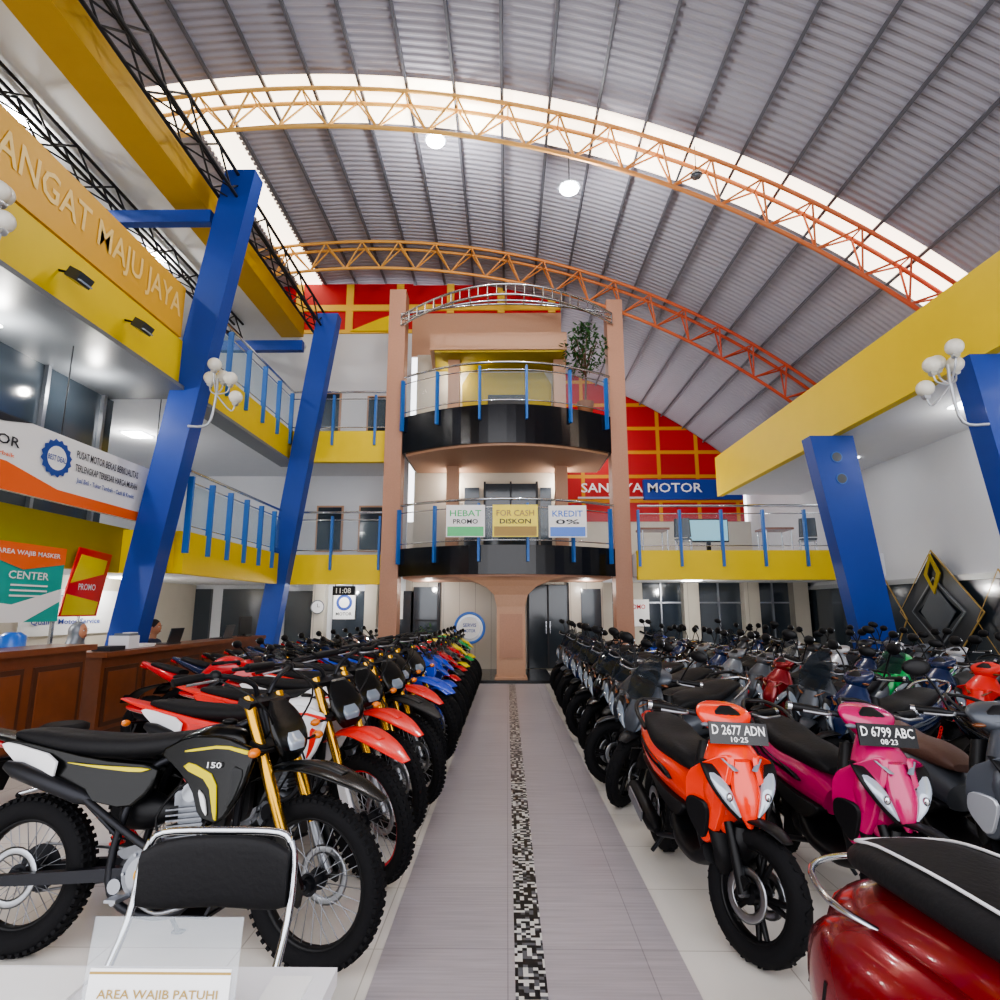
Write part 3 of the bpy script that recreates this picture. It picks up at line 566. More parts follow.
def column(name,Y,xb,xt,wb,wt,zt,dy=.32,holes=()):
    b=MB(); h=dy/2
    vs=[(xb-wb/2,Y-h,0),(xb+wb/2,Y-h,0),(xb+wb/2,Y+h,0),(xb-wb/2,Y+h,0),(xt-wt/2,Y-h,zt),(xt+wt/2,Y-h,zt),(xt+wt/2,Y+h,zt),(xt-wt/2,Y+h,zt)]
    b.add(vs,[(0,3,2,1),(4,5,6,7),(0,1,5,4),(1,2,6,5),(2,3,7,6),(3,0,4,7)],'bluec',False)
    for z in holes:
        t=z/zt; b.cy((xb+(xt-xb)*t,Y-h-.004,z),.1,.02,'bluepost',20); b.cy((xb+(xt-xb)*t,Y-h-.006,z),.085,.02,'dgrey',20)
    return b
b=column('c',8.95,-5.72,-4.42,.42,.5,8.7); b.bx(-6.9,-4.9,8.87,9.03,7.8,8.02,'bluec'); b.obj('slanted_column')
b=column('c',13.5,-5.4,-4.3,.42,.5,8.5); b.bx(-6.9,-4.9,13.42,13.58,7.6,7.85,'bluec'); b.obj('slanted_column')
column('c',3.9,-5.72,-4.42,.42,.5,8.7).obj('slanted_column')
column('c',10.75,6.5,5.9,.58,.78,4.6,holes=(4.2,3.8)).obj('slanted_column'); column('c',7.2,6.65,6.12,.62,.8,4.6,holes=(4.2,3.8)).obj('slanted_column')
def rail(name,pts,z0,h=.98,blade=.9,post=1.0,glass='glass',drop=.35):
    b=MB(); P=[Vector((p[0],p[1],0)) for p in pts]
    up=Vector((0,0,1))
    b.tube([p+up*(z0+h) for p in P],.028,'chrome',8); b.tube([p+up*(z0+h*.82) for p in P],.014,'chrome',6); b.tube([p+up*(z0+.1) for p in P],.014,'chrome',6)
    for i in range(len(P)-1):
        a,c=P[i],P[i+1]; b.add([a+up*(z0+.12),c+up*(z0+.12),c+up*(z0+h*.78),a+up*(z0+h*.78)],[(0,1,2,3)],glass,False)
    L=0; nxt=0
    for i in range(len(P)-1):
        a,c=P[i],P[i+1]; d=(c-a).length; dr=(c-a).normalized(); nn=Vector((dr.y,-dr.x,0))
        while nxt<=L+d+1e-6:
            p=a+dr*(nxt-L); ang=math.atan2(dr.y,dr.x)
            b.box(p+nn*.04+up*(z0+h*blade/2-drop/2),(.05,.09,h*blade+drop),'bluepost',Matrix.Rotation(ang,3,'Z')); nxt+=post
        L+=d
    return b.obj(name)
rail('balcony_railing',[(-5.12,9.5),(-5.12,13.7)],5.65,glass='glassb',post=.8); rail('balcony_railing',[(-5.12,13.68),(-2.8,13.68)],5.65)
rail('balcony_railing',[(-5.12,9.4),(-5.12,13.7)],2.72,post=.7,glass='glassb'); rail('balcony_railing',[(-5.12,13.68),(-2.8,13.68)],2.72,post=1.1)
# back wall left with red panels divided by gold bars
b=MB(); b.bx(-9.2,-2.6,15.4,15.5,0,9.0,'wallw'); b.bx(-9.2,-2.6,15.4,15.5,9.0,10.45,'wred'); b.bx(-2.6,1.5,15.4,15.5,9.55,10.4,'wred')
for x in (-8.0,-6.7,-5.75,-4.35,-2.95,-1.55,-.15,1.25): b.bx(x-.1,x+.1,15.36,15.4,9.0 if x<-2.6 else 9.55,10.42,'wgold')
b.bx(-9.2,1.5,15.35,15.4,9.62,9.8,'wgold'); b.bx(-9.2,-2.6,15.35,15.4,8.96,9.06,'wgold')
b.prism([(-4.3,9.0),(-2.75,9.0),(-2.75,9.6),(-3.5,9.35)],'y',15.3,15.35,'yel')
b.bx(-2.6,1.5,15.4,15.5,8.3,9.55,'tan')
b.obj('wall_back_left')
for i,(x,z) in enumerate(((-4.6,3.6),(-3.5,3.6),(-4.8,6.7),(-3.4,6.6))):
    b=MB(); b.bx(x-.3,x+.3,15.33,15.4,z-.6,z+.5,'darkglass'); b.bx(x-.35,x+.35,15.36,15.4,z-.65,z+.55,'tan'); b.obj('window_%d'%(i+3))
# ---- tower
b=MB(); b.bx(-2.85,-2.45,13.5,13.95,0,9.2,'salmon'); b.bx(2.42,2.8,13.5,13.95,0,8.9,'salmon'); b.bx(-1.5,-1.2,14.5,14.8,2.8,8.0,'tan'); b.bx(1.2,1.5,14.5,14.8,2.8,8.0,'tan')
b.obj('tower_frame')
def bow(z0,z1,name,under='blackgran'):
    b=MB(); n=24; X=[-2.42+4.84*i/n for i in range(n+1)]
    poly=[(x,13.5-.95*(1-(x/2.45)**2)) for x in X]+[(2.42,15.3),(-2.42,15.3)]
    b.prism(poly,'z',z0,z1,'blackgran'); b.prism([(p[0]*.97,p[1]+.06 if p[1]<15 else 15.28) for p in poly],'z',z0-.05,z0,under); b.obj(name)
    return [(x,13.48-.93*(1-(x/2.45)**2)) for x in X]
pp=bow(2.22,2.83,'tower_balcony','salmon'); rail('balcony_railing',pp,2.83,post=1.02)
pp=bow(5.05,5.92,'tower_balcony','tan'); rail('balcony_railing',pp,5.92,post=1.02)
b=MB(); b.bx(-2.42,2.42,15.32,15.4,0,2.2,'walltile'); b.bx(-2.42,1.5,15.32,15.4,2.83,5.05,'wallcream'); b.bx(-2.42,1.5,15.32,15.4,5.92,8.3,'wallcream'); b.obj('wall_tower_back')
b=MB()
sec=[(-1.15,5.93),(1.15,5.93),(1.2,7.4),(1.0,7.75),(-1.0,7.75),(-1.2,7.4)]; b.prism(sec,'y',15.24,15.31,'yeld'); b.bx(-.5,.5,15.18,15.23,5.93,7.1,'dark'); b.obj('door_1')
b=MB(); b.bx(-.55,.75,15.24,15.31,2.84,4.7,'darkglass'); b.bx(-.6,-.55,15.2,15.31,2.84,4.75,'steelblk'); b.bx(.08,.12,15.2,15.24,2.84,4.75,'steelblk'); b.bx(.75,.8,15.2,15.31,2.84,4.75,'steelblk'); b.bx(.86,1.15,15.26,15.31,3.0,4.6,'darkglass'); b.bx(-1.1,-.72,15.26,15.31,3.0,4.6,'darkglass'); b.obj('door_2')
b=MB(); b.bx(.55,1.5,15.24,15.31,0.07,2.1,'darkglass'); b.bx(.5,.55,15.22,15.31,0.07,2.15,'steelblk'); b.bx(1.0,1.04,15.2,15.24,0.07,2.1,'steelblk'); b.bx(1.5,1.55,15.22,15.31,0.07,2.15,'steelblk')
b.bx(1.05,1.08,15.16,15.2,.9,1.2,'chrome'); b.bx(.95,.98,15.16,15.2,.9,1.2,'chrome'); b.obj('door_3')
b=MB(); b.bx(-2.35,-1.75,15.26,15.31,.3,2.05,'darkglass'); b.bx(-1.75,-1.68,15.22,15.31,.0,2.15,'steelblk'); b.bx(-2.35,-1.75,15.22,15.26,1.2,1.24,'steelblk'); b.bx(1.85,2.35,15.26,15.31,.5,2.0,'darkglass'); b.obj('window_10')
b=MB(); b.prism([(-1.9,14.0),(1.5,14.0),(1.6,15.3),(-2.0,15.3)],'z',7.85,8.3,'tan'); b.prism([(-1.8,14.05),(1.45,14.05),(1.5,15.28),(-1.9,15.28)],'z',7.8,7.85,'yeld'); b.obj('ceiling_tower')
b=MB()
def bowp(t,off,z): x=-2.55+5.08*t; return Vector((x,13.5-off*(1-((x-.02)/2.57)**2),z))
for off,z in ((1.0,8.25),(1.0,8.5),(.45,8.4),(.0,8.55)): b.tube([bowp(i/24,off,z+.25*math.sin(pi*i/24)) for i in range(25)],.028,'chrome',8)
for i in range(25):
    t=i/24; s=.25*math.sin(pi*t); b.tube([bowp(t,1.0,8.25+s),bowp(t,1.0,8.5+s)],.014,'chrome',6)
    if i%2==0: b.tube([bowp(t,1.0,8.5+s),bowp(t,.45,8.4+s),bowp(t,0,8.55+s)],.02,'chrome',6)
b.obj('canopy_pergola')
b=MB(); prof=[(.06,.34,.3),(.1,.34,.3),(.12,.3,.26),(1.55,.3,.26),(1.8,.36,.28),(1.98,.55,.34),(2.1,.85,.4),(2.165,1.15,.46)]
b.loft([[Vector((.08-w,13.15-d,z)),Vector((.08+w,13.15-d,z)),Vector((.08+w,13.15+d,z)),Vector((.08-w,13.15+d,z))] for z,w,d in prof],'tan',smooth=False)
b.bx(-.16,.32,12.87,12.9,.5,1.4,'salmon'); b.obj('tower_pedestal')
boxo('entrance_step',-.9,.95,12.75,15.15,.0,.06,'blackgran')
for i,(x,w,bg,fg,t) in enumerate(((-1.28,.82,'paper','green',('HEBAT','PROMO')),(-.3,.95,'yellow','inkgold',('FOR CASH','DISKON')),(.88,.8,'paper','plastb',('KREDIT','0%')))):
    yy=min(13.4-.93*(1-((q)/2.45)**2) for q in (x,x+w/2,x+w))-.03
    b=MB(); b.bx(x,x+w,yy-.01,yy,2.98,3.66,bg); b.bx(x+.03,x+w-.03,yy-.013,yy-.01,3.0,3.2,fg); b.text(t[0],(x+.08,yy-.015,3.42),(1,0,0),(0,0,1),w-.16,.13,fg); b.text(t[1],(x+.15,yy-.015,3.26),(1,0,0),(0,0,1),w-.3,.1,'ink'); b.obj('poster_banner')
def plant(name,loc,h,n=260,rad=.4):
    b=MB(); b.tube([(0,0,0),(0,0,.35)],[.15,.2],'pot',16); b.smt([(0,0,.3),(.03,.02,h*.5),(-.02,0,h*.75)],.025,'bark',6)
    for i in range(n):
        a=random.uniform(0,2*pi); rr=rad*math.sqrt(random.random()); z=random.uniform(h*.5,h); rr*=math.sin(pi*min(.95,max(.1,(z-h*.42)/(h*.62))))+.15
        c=Vector((rr*math.cos(a),rr*math.sin(a),z)); d=Vector((random.uniform(-1,1),random.uniform(-1,1),random.uniform(-1,.5))).normalized(); s=d.cross(Vector((0,0,1))).normalized()*.03
        b.add([c,c+d*.06+s,c+d*.15,c+d*.06-s],[(0,1,2,3)],'leaf',False)
    for i in range(8):
        a=i*.8; b.tube([(0,0,h*.45),(rad*.6*math.cos(a),rad*.6*math.sin(a),h*.8)],.01,'bark',5)
    b.obj(name,loc)
plant('potted_tree',(1.85,13.5,5.93),2.3,520,.5); plant('potted_plant',(-1.9,14.3,0),1.1,120,.3)
# ---- right back balcony
b=MB(); b.bx(2.82,7.4,13.0,13.15,2.12,2.75,'yel'); b.bx(2.82,8.2,13.15,20,2.2,2.7,'ceilw'); b.obj('balcony_slab')
rail('balcony_railing',[(2.86,13.02),(7.35,13.02)],2.75,post=.9)
b=MB(); b.bx(5.9,6.05,-1,16.6,4.6,5.72,'yel'); b.bx(6.05,8.2,-1,16.6,4.65,5.5,'ceilw'); b.obj('balcony_slab')
b=MB(); b.bx(4.6,7.9,19.85,20.0,5.12,5.8,'bluec'); b.text('SANJAYA MOTOR',(2.5,19.8,5.25),(1,0,0),(0,0,1),4.05,.42,'white'); b.bx(2.4,4.9,19.9,20.0,5.16,5.22,'silver'); b.obj('name_sign')
b=MB(); b.bx(2.42,8.2,16.5,16.6,0,2.2,'darkglass')
for x in (2.6,3.4,4.9,6.5,7.8): b.bx(x-.2,x+.2,16.2,16.5,0,2.2,'walltile')
for x in (3.0,4.15,5.7,7.15): b.bx(x-.02,x+.02,16.44,16.5,0,2.2,'alu')
b.bx(2.42,8.2,16.44,16.5,1.65,1.69,'alu')
b.obj('window_7')
b=MB()
for x0 in (-8.6,-7.2): b.bx(x0,x0+1.1,15.3,15.4,.1,2.0,'darkglass')
for x in (-5.9,-4.7,-3.4): b.bx(x-.15,x+.15,15.1,15.4,0,2.1,'walltile')
for x0 in (-5.6,-4.4,-3.15): b.bx(x0,x0+.8,15.32,15.4,.6,1.95,'darkglass')
b.obj('window_8')
b=MB(); b.bx(4.9,5.9,16.0,16.06,3.3,3.85,'lcd'); b.bx(4.86,5.94,16.06,16.12,3.26,3.89,'black'); b.bx(5.35,5.45,16.05,16.12,2.7,3.3,'black'); b.bx(5.1,5.7,15.95,16.2,2.7,2.73,'black'); b.obj('display_screen')
for x in (3.6,6.6):
    b=MB(); b.bx(x-.35,x+.35,14.5,15.1,3.4,3.45,'wood')
    for dx in (-.3,.3):
        for yy in (14.55,15.05): b.tube([(x+dx,yy,2.7),(x+dx,yy,3.4)],.02,'chrome',6)
    b.obj('meeting_table')
for x in (4.3,7.3):
    b=MB(); b.body([(-.2,.45,.2,.03),(.2,.45,.2,.03)],'dgrey',14,4); b.body([(-.2,.5,.2,.02,90),(-.25,.95,.18,.02,90)],'dgrey',14,4)
    for dx in (-.18,.18):
        for dy in (-.17,.17): b.tube([(dx,dy,0),(dx,dy,.43)],.014,'chrome',6)
    b.obj('meeting_chair',(x,14.6,2.7),(0,0,1.2))
b=MB(); b.bx(8.1,8.2,-1,20,0,2.0,'darkglass'); b.bx(8.05,8.2,-1,20,2.0,2.1,'silver'); b.obj('window_9')
b=MB()
def dia(c,w,h,t,k,xx):
    y,z=c; o=[(y,z+h),(y+w,z),(y,z-h),(y-w,z)]; i=[(y,z+h-t*1.4),(y+w-t,z),(y,z-h+t*1.4),(y-w+t,z)]
    vs=[(xx,p[0],p[1]) for p in o+i]+[(xx+.02,p[0],p[1]) for p in o+i]; b.add(vs,[(a,(a+1)%4,4+(a+1)%4,4+a) for a in range(4)]+[(a,(a+1)%4,8+(a+1)%4,8+a) for a in range(4)],k,False)
dia((11.4,1.45),1.1,1.15,.025,'inkgold',7.98); dia((11.4,1.45),1.07,1.11,.5,'dgrey',8.0); dia((11.4,1.45),.7,.64,.03,'grey',7.96); dia((11.4,1.45),.45,.5,.45,'mgrey',7.97); dia((11.4,2.15),.22,.38,.1,'yeld',7.95)
dia((12.9,1.3),.6,.85,.025,'inkgold',7.98); dia((9.9,1.3),.6,.85,.025,'inkgold',7.98)
b.obj('wall_emblem')
# ---- left ground
boxo('wall_left_inner',-8.0,-7.9,-1,15.3,0,2.1,'wallcream')
b=MB(); b.bx(-5.62,-5.56,5.0,9.3,2.8,3.64,'paper')
X=-5.55
b.add([(X,5.0,2.8),(X,9.3,2.8),(X,9.3,2.93),(X,7.2,2.95),(X,6.4,3.12),(X,5.0,3.1)],[(0,1,2,3,4,5)],'orangeb',False)
b.add([(X,5.0,3.64),(X,5.0,3.5),(X,6.3,3.55),(X,6.7,3.64)],[(0,1,2,3)],'ink',False)
X=-5.545
b.text('JAYA MOTOR',(X,5.2,3.26),(0,1,0),(0,0,1),1.35,.15,'ink'); b.text('Kualitas No.1 Harga Terbaik',(X,5.3,3.16),(0,1,0),(0,0,1),1.2,.06,'orangeb')
b.text('PUSAT MOTOR BEKAS BERKUALITAS',(X,7.45,3.42),(0,1,0),(0,0,1),1.3,.1,'ink'); b.text('TERLENGKAP TERBESAR HARGA MURAH',(X,7.45,3.25),(0,1,0),(0,0,1),1.3,.09,'ink'); b.text('Jual Beli - Tukar Tambah - Cash & Kredit',(X,7.5,3.09),(0,1,0),(0,0,1),1.2,.08,'inkblue')
b.add([(X,7.12+.26*math.cos(a)*(1 if i%2 else .88),3.33+.24*math.sin(a)*(1 if i%2 else .88)) for i,a in enumerate([2*pi*j/32 for j in range(32)])],[tuple(range(32))],'inkblue',False)
b.add([(X+.004,7.12+.16*math.cos(a),3.33+.15*math.sin(a)) for a in [2*pi*j/24 for j in range(24)]],[tuple(range(24))],'paper',False)
b.text('BEST DEAL',(X+.008,6.97,3.29),(0,1,0),(0,0,1),.3,.07,'inkblue')
for yy in (5.2,7.2,9.2): b.tube([(-5.59,yy,3.64),(-5.59,yy,4.84)],.008,'steelblk',5)
b.obj('advertising_banner')
b=MB(); b.bx(-5.66,-5.6,6.3,7.55,1.35,2.25,'teal'); X=-5.59; b.add([(X,6.3,2.25),(X,7.55,2.25),(X,7.55,2.05),(X,6.9,1.95),(X,6.3,2.1)],[(0,1,2,3,4)],'orangeb',False); b.add([(X,6.3,1.35),(X,7.0,1.35),(X,7.55,1.6),(X,7.55,1.75),(X,6.8,1.55),(X,6.3,1.6)],[tuple(range(6))],'paper',False)
b.text('AREA WAJIB MASKER',(X+.005,6.5,2.1),(0,1,0),(0,0,1),.95,.07,'paper'); b.text('CENTER',(X+.005,6.7,1.84),(0,1,0),(0,0,1),.6,.09,'paper')
for i in range(3): b.bx(X,X+.004,6.75,7.3,1.76-i*.06,1.78-i*.06,'paper')
b.bx(-5.65,-5.62,6.32,6.36,0,1.35,'chrome'); b.bx(-5.65,-5.62,7.5,7.54,0,1.35,'chrome'); b.obj('notice_board')
b=MB(); b.prism([(8.0,1.4),(8.75,1.4),(8.95,2.3),(8.25,2.35)],'x',-5.95,-5.93,'redp'); b.prism([(8.15,1.85),(8.8,2.0),(8.85,2.2),(8.3,2.25)],'x',-5.93,-5.925,'yellow'); b.prism([(8.05,1.42),(8.7,1.42),(8.75,1.6),(8.1,1.7)],'x',-5.93,-5.925,'yellow'); b.text('PROMO',(-5.92,8.3,1.76),(0,1,0),(0,0,1),.35,.09,'paper'); b.tube([(-5.94,8.4,0.02),(-5.94,8.4,1.4)],.015,'chrome',6); b.bx(-6.1,-5.8,8.25,8.55,0,.03,'black'); b.obj('promo_flag')
b=MB(); b.bx(-7.9,-7.86,9.8,12.2,1.05,1.85,'paper')
for i,t in enumerate(('Pay Here Please','Easy Credit','Quality Motor Service')): b.text(t,(-7.85,10.0,1.65-i*.22),(0,1,0),(0,0,1),1.3+.2*i,.12,'inkblue')
b.obj('wall_notice')
def counter(name,x0,x1,y0,y1,h):
    b=MB(); b.bx(x0,x1,y0,y1,0,h-.06,'wood'); b.bx(x0-.04,x1+.08,y0-.05,y1+.05,h-.06,h,'wood')
    n=int((y1-y0)/.7)
    for i in range(n):
        a=y0+(y1-y0)*(i+.08)/n; c=y0+(y1-y0)*(i+.92)/n; b.bx(x1,x1+.02,a,c,.15,h-.18,'woodd'); b.bx(x1+.02,x1+.03,a+.05,c-.05,.2,h-.23,'wood')
    b.bx(x0,x1+.01,y0,y1,0,.1,'woodd'); b.obj(name)
counter('reception_counter',-5.0,-4.6,3.5,6.7,1.12); counter('reception_counter',-5.1,-4.75,7.2,11.8,1.0)
b=MB(); b.box((-4.95,8.2,1.012),(.25,.36,.02),'paper'); b.box((-4.92,8.25,1.032),(.2,.3,.02),'paper'); b.box((-4.88,7.5,1.027),(.22,.3,.05),'ink'); b.obj('paper_stack')
for y in (8.9,10.6):
    b=MB(); b.box((-4.95,y,1.01),(.24,.34,.016),'dgrey'); b.box((-4.83,y,1.12),(.014,.34,.22),'dgrey',Matrix.Rotation(.25,3,'Y')); b.box((-4.838,y,1.12),(.004,.31,.19),'lcd',Matrix.Rotation(.25,3,'Y')); b.obj('laptop')
b=MB(); b.box((-4.9,11.4,1.2),(.03,.5,.32),'black'); b.box((-4.9,11.4,1.04),(.04,.06,.06),'black'); b.box((-4.9,11.4,1.01),(.18,.22,.015),'black'); b.obj('computer_monitor')
b=MB(); b.box((-4.92,7.85,1.085),(.26,.22,.16),'white'); b.box((-4.9,7.85,1.18),(.2,.18,.03),'grey'); b.box((-4.85,7.85,1.2),(.1,.16,.01),'paper'); b.obj('printer')
b=MB(); b.bx(-5.75,-5.45,6.75,7.05,0,.75,'white'); b.tube([(-5.6,6.9,.75),(-5.6,6.9,.82),(-5.6,6.9,.86),(-5.6,6.9,1.2),(-5.6,6.9,1.24)],[.05,.06,.13,.13,.07],'plastb',18); b.bx(-5.45,-5.4,6.8,6.83,.55,.6,'blue'); b.bx(-5.45,-5.4,6.95,6.98,.55,.6,'red'); b.bx(-5.45,-5.41,6.8,7.0,.4,.42,'grey'); b.obj('water_dispenser')
for x,y in ((-3.75,5.3),(-3.95,4.6)):
    b=MB(); b.tube([(0,0,.46),(0,0,.49),(0,0,.53),(0,0,.55)],[.15,.18,.18,.14],'seat',24); b.tube([(0,0,.05),(0,0,.46)],.025,'chrome',8)
    for i in range(5):
        a=i*2*pi/5; b.tube([(0,0,.07),(.25*math.cos(a),.25*math.sin(a),.03)],.018,'chrome',6); b.ell((.25*math.cos(a),.25*math.sin(a),.022),(.022,.022,.022),'black',8,6)
    b.tube([(.16*math.cos(q),.16*math.sin(q),.2) for q in [2*pi*j/20 for j in range(20)]],.009,'chrome',6,closed=True); b.obj('swivel_stool',(x,y,0))
b=MB(); b.cy((0,0,0),.16,.04,'white',28); b.torus((0,-.02,0),.16,.014,'grey',28,6); b.box((0,-.03,.04),(.01,.01,.09),'ink'); b.box((.03,-.03,0),(.07,.01,.01),'ink'); b.obj('wall_clock',(-4.7,15.07,1.55))
b=MB(); b.bx(-.25,.25,-.04,.04,-.1,.1,'black'); b.text('11:08',(-.17,-.045,-.06),(1,0,0),(0,0,1),.34,.12,'lampw'); b.tube([(-.2,0,.1),(-.2,0,.14)],.01,'black'); b.tube([(.2,0,.1),(.2,0,.14)],.01,'black'); b.obj('digital_clock',(-3.7,13.72,1.91))
b=MB(); b.cy((0,0,0),.36,.03,'silver',36); b.torus((0,-.02,0),.33,.03,'plastb',36,6,.01); b.cy((0,-.005,0),.24,.035,'paper',28); b.text('SERVIS',(-.15,-.026,.02),(1,0,0),(0,0,1),.3,.08,'inkblue'); b.text('MOTOR',(-.13,-.026,-.1),(1,0,0),(0,0,1),.26,.07,'inkblue'); b.tube([(0,0,-.35),(0,0,-.96)],.02,'chrome',8); b.tube([(0,0,-1.02),(0,0,-.98)],.2,'black',20); b.obj('round_sign_stand',(-.85,13.9,1.08))
for x,y in ((-4.1,15.3),(-2.9,15.3)):
    b=MB(); b.bx(-.28,.28,-.02,.02,-.35,.35,'paper'); b.cy((0,-.02,.06),.2,.012,'inkblue',24); b.cy((0,-.03,.06),.13,.012,'paper',24); b.text('MOTOR',(-.2,-.026,-.26),(1,0,0),(0,0,1),.4,.08,'ink'); b.obj('wall_poster',(x,y,1.6))
b=MB(); b.bx(-.35,.35,-.02,.02,-.35,.35,'paper'); b.text('PROMO',(-.25,-.03,.1),(1,0,0),(0,0,1),.5,.12,'red'); b.obj('wall_poster',(3.4,16.17,1.4))
# ---- lamps
def globes(name,loc,sx):
    b=MB(); b.smt([(0,0,-.75),(sx*.3,0,-.72),(sx*.38,0,-.3),(sx*.38,0,0)],.02,'silver',8)
    for dx,dy,dz in ((-.2,0,0),(.16,.1,.05),(-.02,-.16,.16),(.0,.18,.1),(-.28,.05,-.28)):
        c=Vector((sx*(.38-dx) ,dy,dz)); b.smt([(sx*.38,0,-.25),(sx*.38+(c.x-sx*.38)*.8,dy*.8,dz-.22),(c.x,dy,dz-.1)],.012,'silver',6); b.ell(c,(.1,.1,.1),'lampw',16,12); b.cy((c.x,c.y,c.z-.1),.04,.06,'silver',12)
    b.obj(name,loc)
globes('globe_wall_lamp',(-4.78,8.6,4.95),1); globes('globe_wall_lamp',(5.75,6.95,4.42),-1); globes('globe_wall_lamp',(-5.1,4.95,5.35),.6)
for x,y,z in ((1.13,9.6,8.95),(-1.3,9.65,10.0),(3.2,9.0,8.7)):
    b=MB(); q=1 if x<3 else .5
    b.tube([(0,0,.06),(0,0,.02),(0,0,-.02)],[.08*q,.16*q,.2*q],'grey',20); b.ell((0,0,-.04),(.17*q,.17*q,.07*q),'lampon' if x<3 else 'grey',16,8); b.tube([(0,0,.05),(0,0,arc(x)-z-.03)],.008,'black',6); b.obj('high_bay_lamp',(x,y,z))
b=MB()
for y,z in ((6.2,5.3),(7.4,5.3)):
    b.tube([(-5.1,y,z),(-4.9,y,z-.05)],.015,'black',6); b.box((-4.85,y,z-.1),(.16,.22,.12),'dgrey',Matrix.Rotation(.5,3,'Y')); b.box((-4.8,y,z-.16),(.1,.18,.02),'lens',Matrix.Rotation(.5,3,'Y'))
b.obj('spot_floodlight')
b=MB()
for x,y,z in ((-7.3,11.5,2.09),(-6.9,7.0,2.09),(-7.2,4.0,8.54),(-7.2,7.5,8.54),(-7.2,11,8.54),(-6.3,6.5,4.87),(-7.4,11.5,4.94),(4.5,14.8,2.19),(4.5,18,2.19),(7.2,9,4.64),(7.2,5.5,4.64),(7.2,12.5,4.64)):
    b.bx(x-.2,x+.2,y-.2,y+.2,z-.02,z,'fillglow')
b.obj('added_fill_panels')  # glowing panels added beside the fill points, not actual fixtures
# ---------------------------------------------------------------- foreground
b=MB(); b.bx(-1.55,-.36,.6,1.42,.72,.755,'white')
for x in (-1.48,-.43):
    for y in (.67,1.35): b.tube([(x,y,0),(x,y,.72)],.018,'silver',8)
b.obj('folding_table')
b=MB()
for sg in (1,-1):
    x=sg*.235
    b.smt([(x,-.38,.02),(x,-.1,.42),(x,.06,.6),(x*.99,.1,.74),(x*.92,.11,.8)],.0115,'chrome',10)
    b.tube([(x*.9,.2,.02),(x*.9,-.02,.3),(x*.9,-.2,.44)],.0115,'chrome',10)
b.smt([(-.216,.11,.79),(-.18,.115,.822),(0,.12,.826),(.18,.115,.822),(.216,.11,.79)],.0115,'chrome',10)
b.tube([(-.21,.17,.06),(.21,.17,.06)],.01,'chrome',8); b.tube([(-.235,-.36,.05),(.235,-.36,.05)],.01,'chrome',8)
secs=[]
for i in range(13):
    t=-1+2*i/12; x=.222*t; yy=.082+.025*(1-t*t); sec=[]
    hh=.1*(1-.25*abs(t)**5)
    for j in range(20):
        a=2*pi*j/20; ca,sa=math.cos(a),math.sin(a); sec.append(Vector((x,yy+.02*math.copysign(abs(ca)**.7,ca),.706+.012*(1-t*t)+hh*math.copysign(abs(sa)**.45,sa))))
    secs.append(sec)
b.loft(secs,'seat')
secs=[]
for i in range(9):
    t=-1+2*i/8; y=-.2+.19*t; w=.2*(1-.1*abs(t)**4); secs.append([Vector((w*math.copysign(abs(math.cos(a))**.5,math.cos(a)),y,.45+.022*math.copysign(abs(math.sin(a))**.5,math.sin(a)))) for a in [2*pi*j/16 for j in range(16)]])
b.loft(secs,'seat')
b.obj('folding_chair',(-.88,1.88,0),(0,0,0))
b=MB(); b.bx(-.14,.14,-.003,.0,0,.175,'acrylic'); b.bx(-.14,.14,-.02,.08,0,.003,'acrylic'); b.bx(-.13,.13,-.006,-.004,.005,.095,'paper'); b.text('AREA WAJIB PATUHI',(-.11,-.0075,.045),(1,0,0),(0,0,1),.22,.018,'inkgold'); b.text('PROTOKOL KESEHATAN',(-.11,-.0075,.018),(1,0,0),(0,0,1),.22,.016,'inkgold'); b.bx(-.13,.13,-.0068,-.006,.086,.09,'inkgold'); b.obj('acrylic_table_sign',(-.635,1.22,.757),(math.radians(-8),0,0))
b=MB(); b.bx(-1.15,-.85,1.28,1.4,.755,.762,'paper'); b.bx(-.48,-.4,1.2,1.38,.755,.76,'paper'); b.obj('paper_sheets')
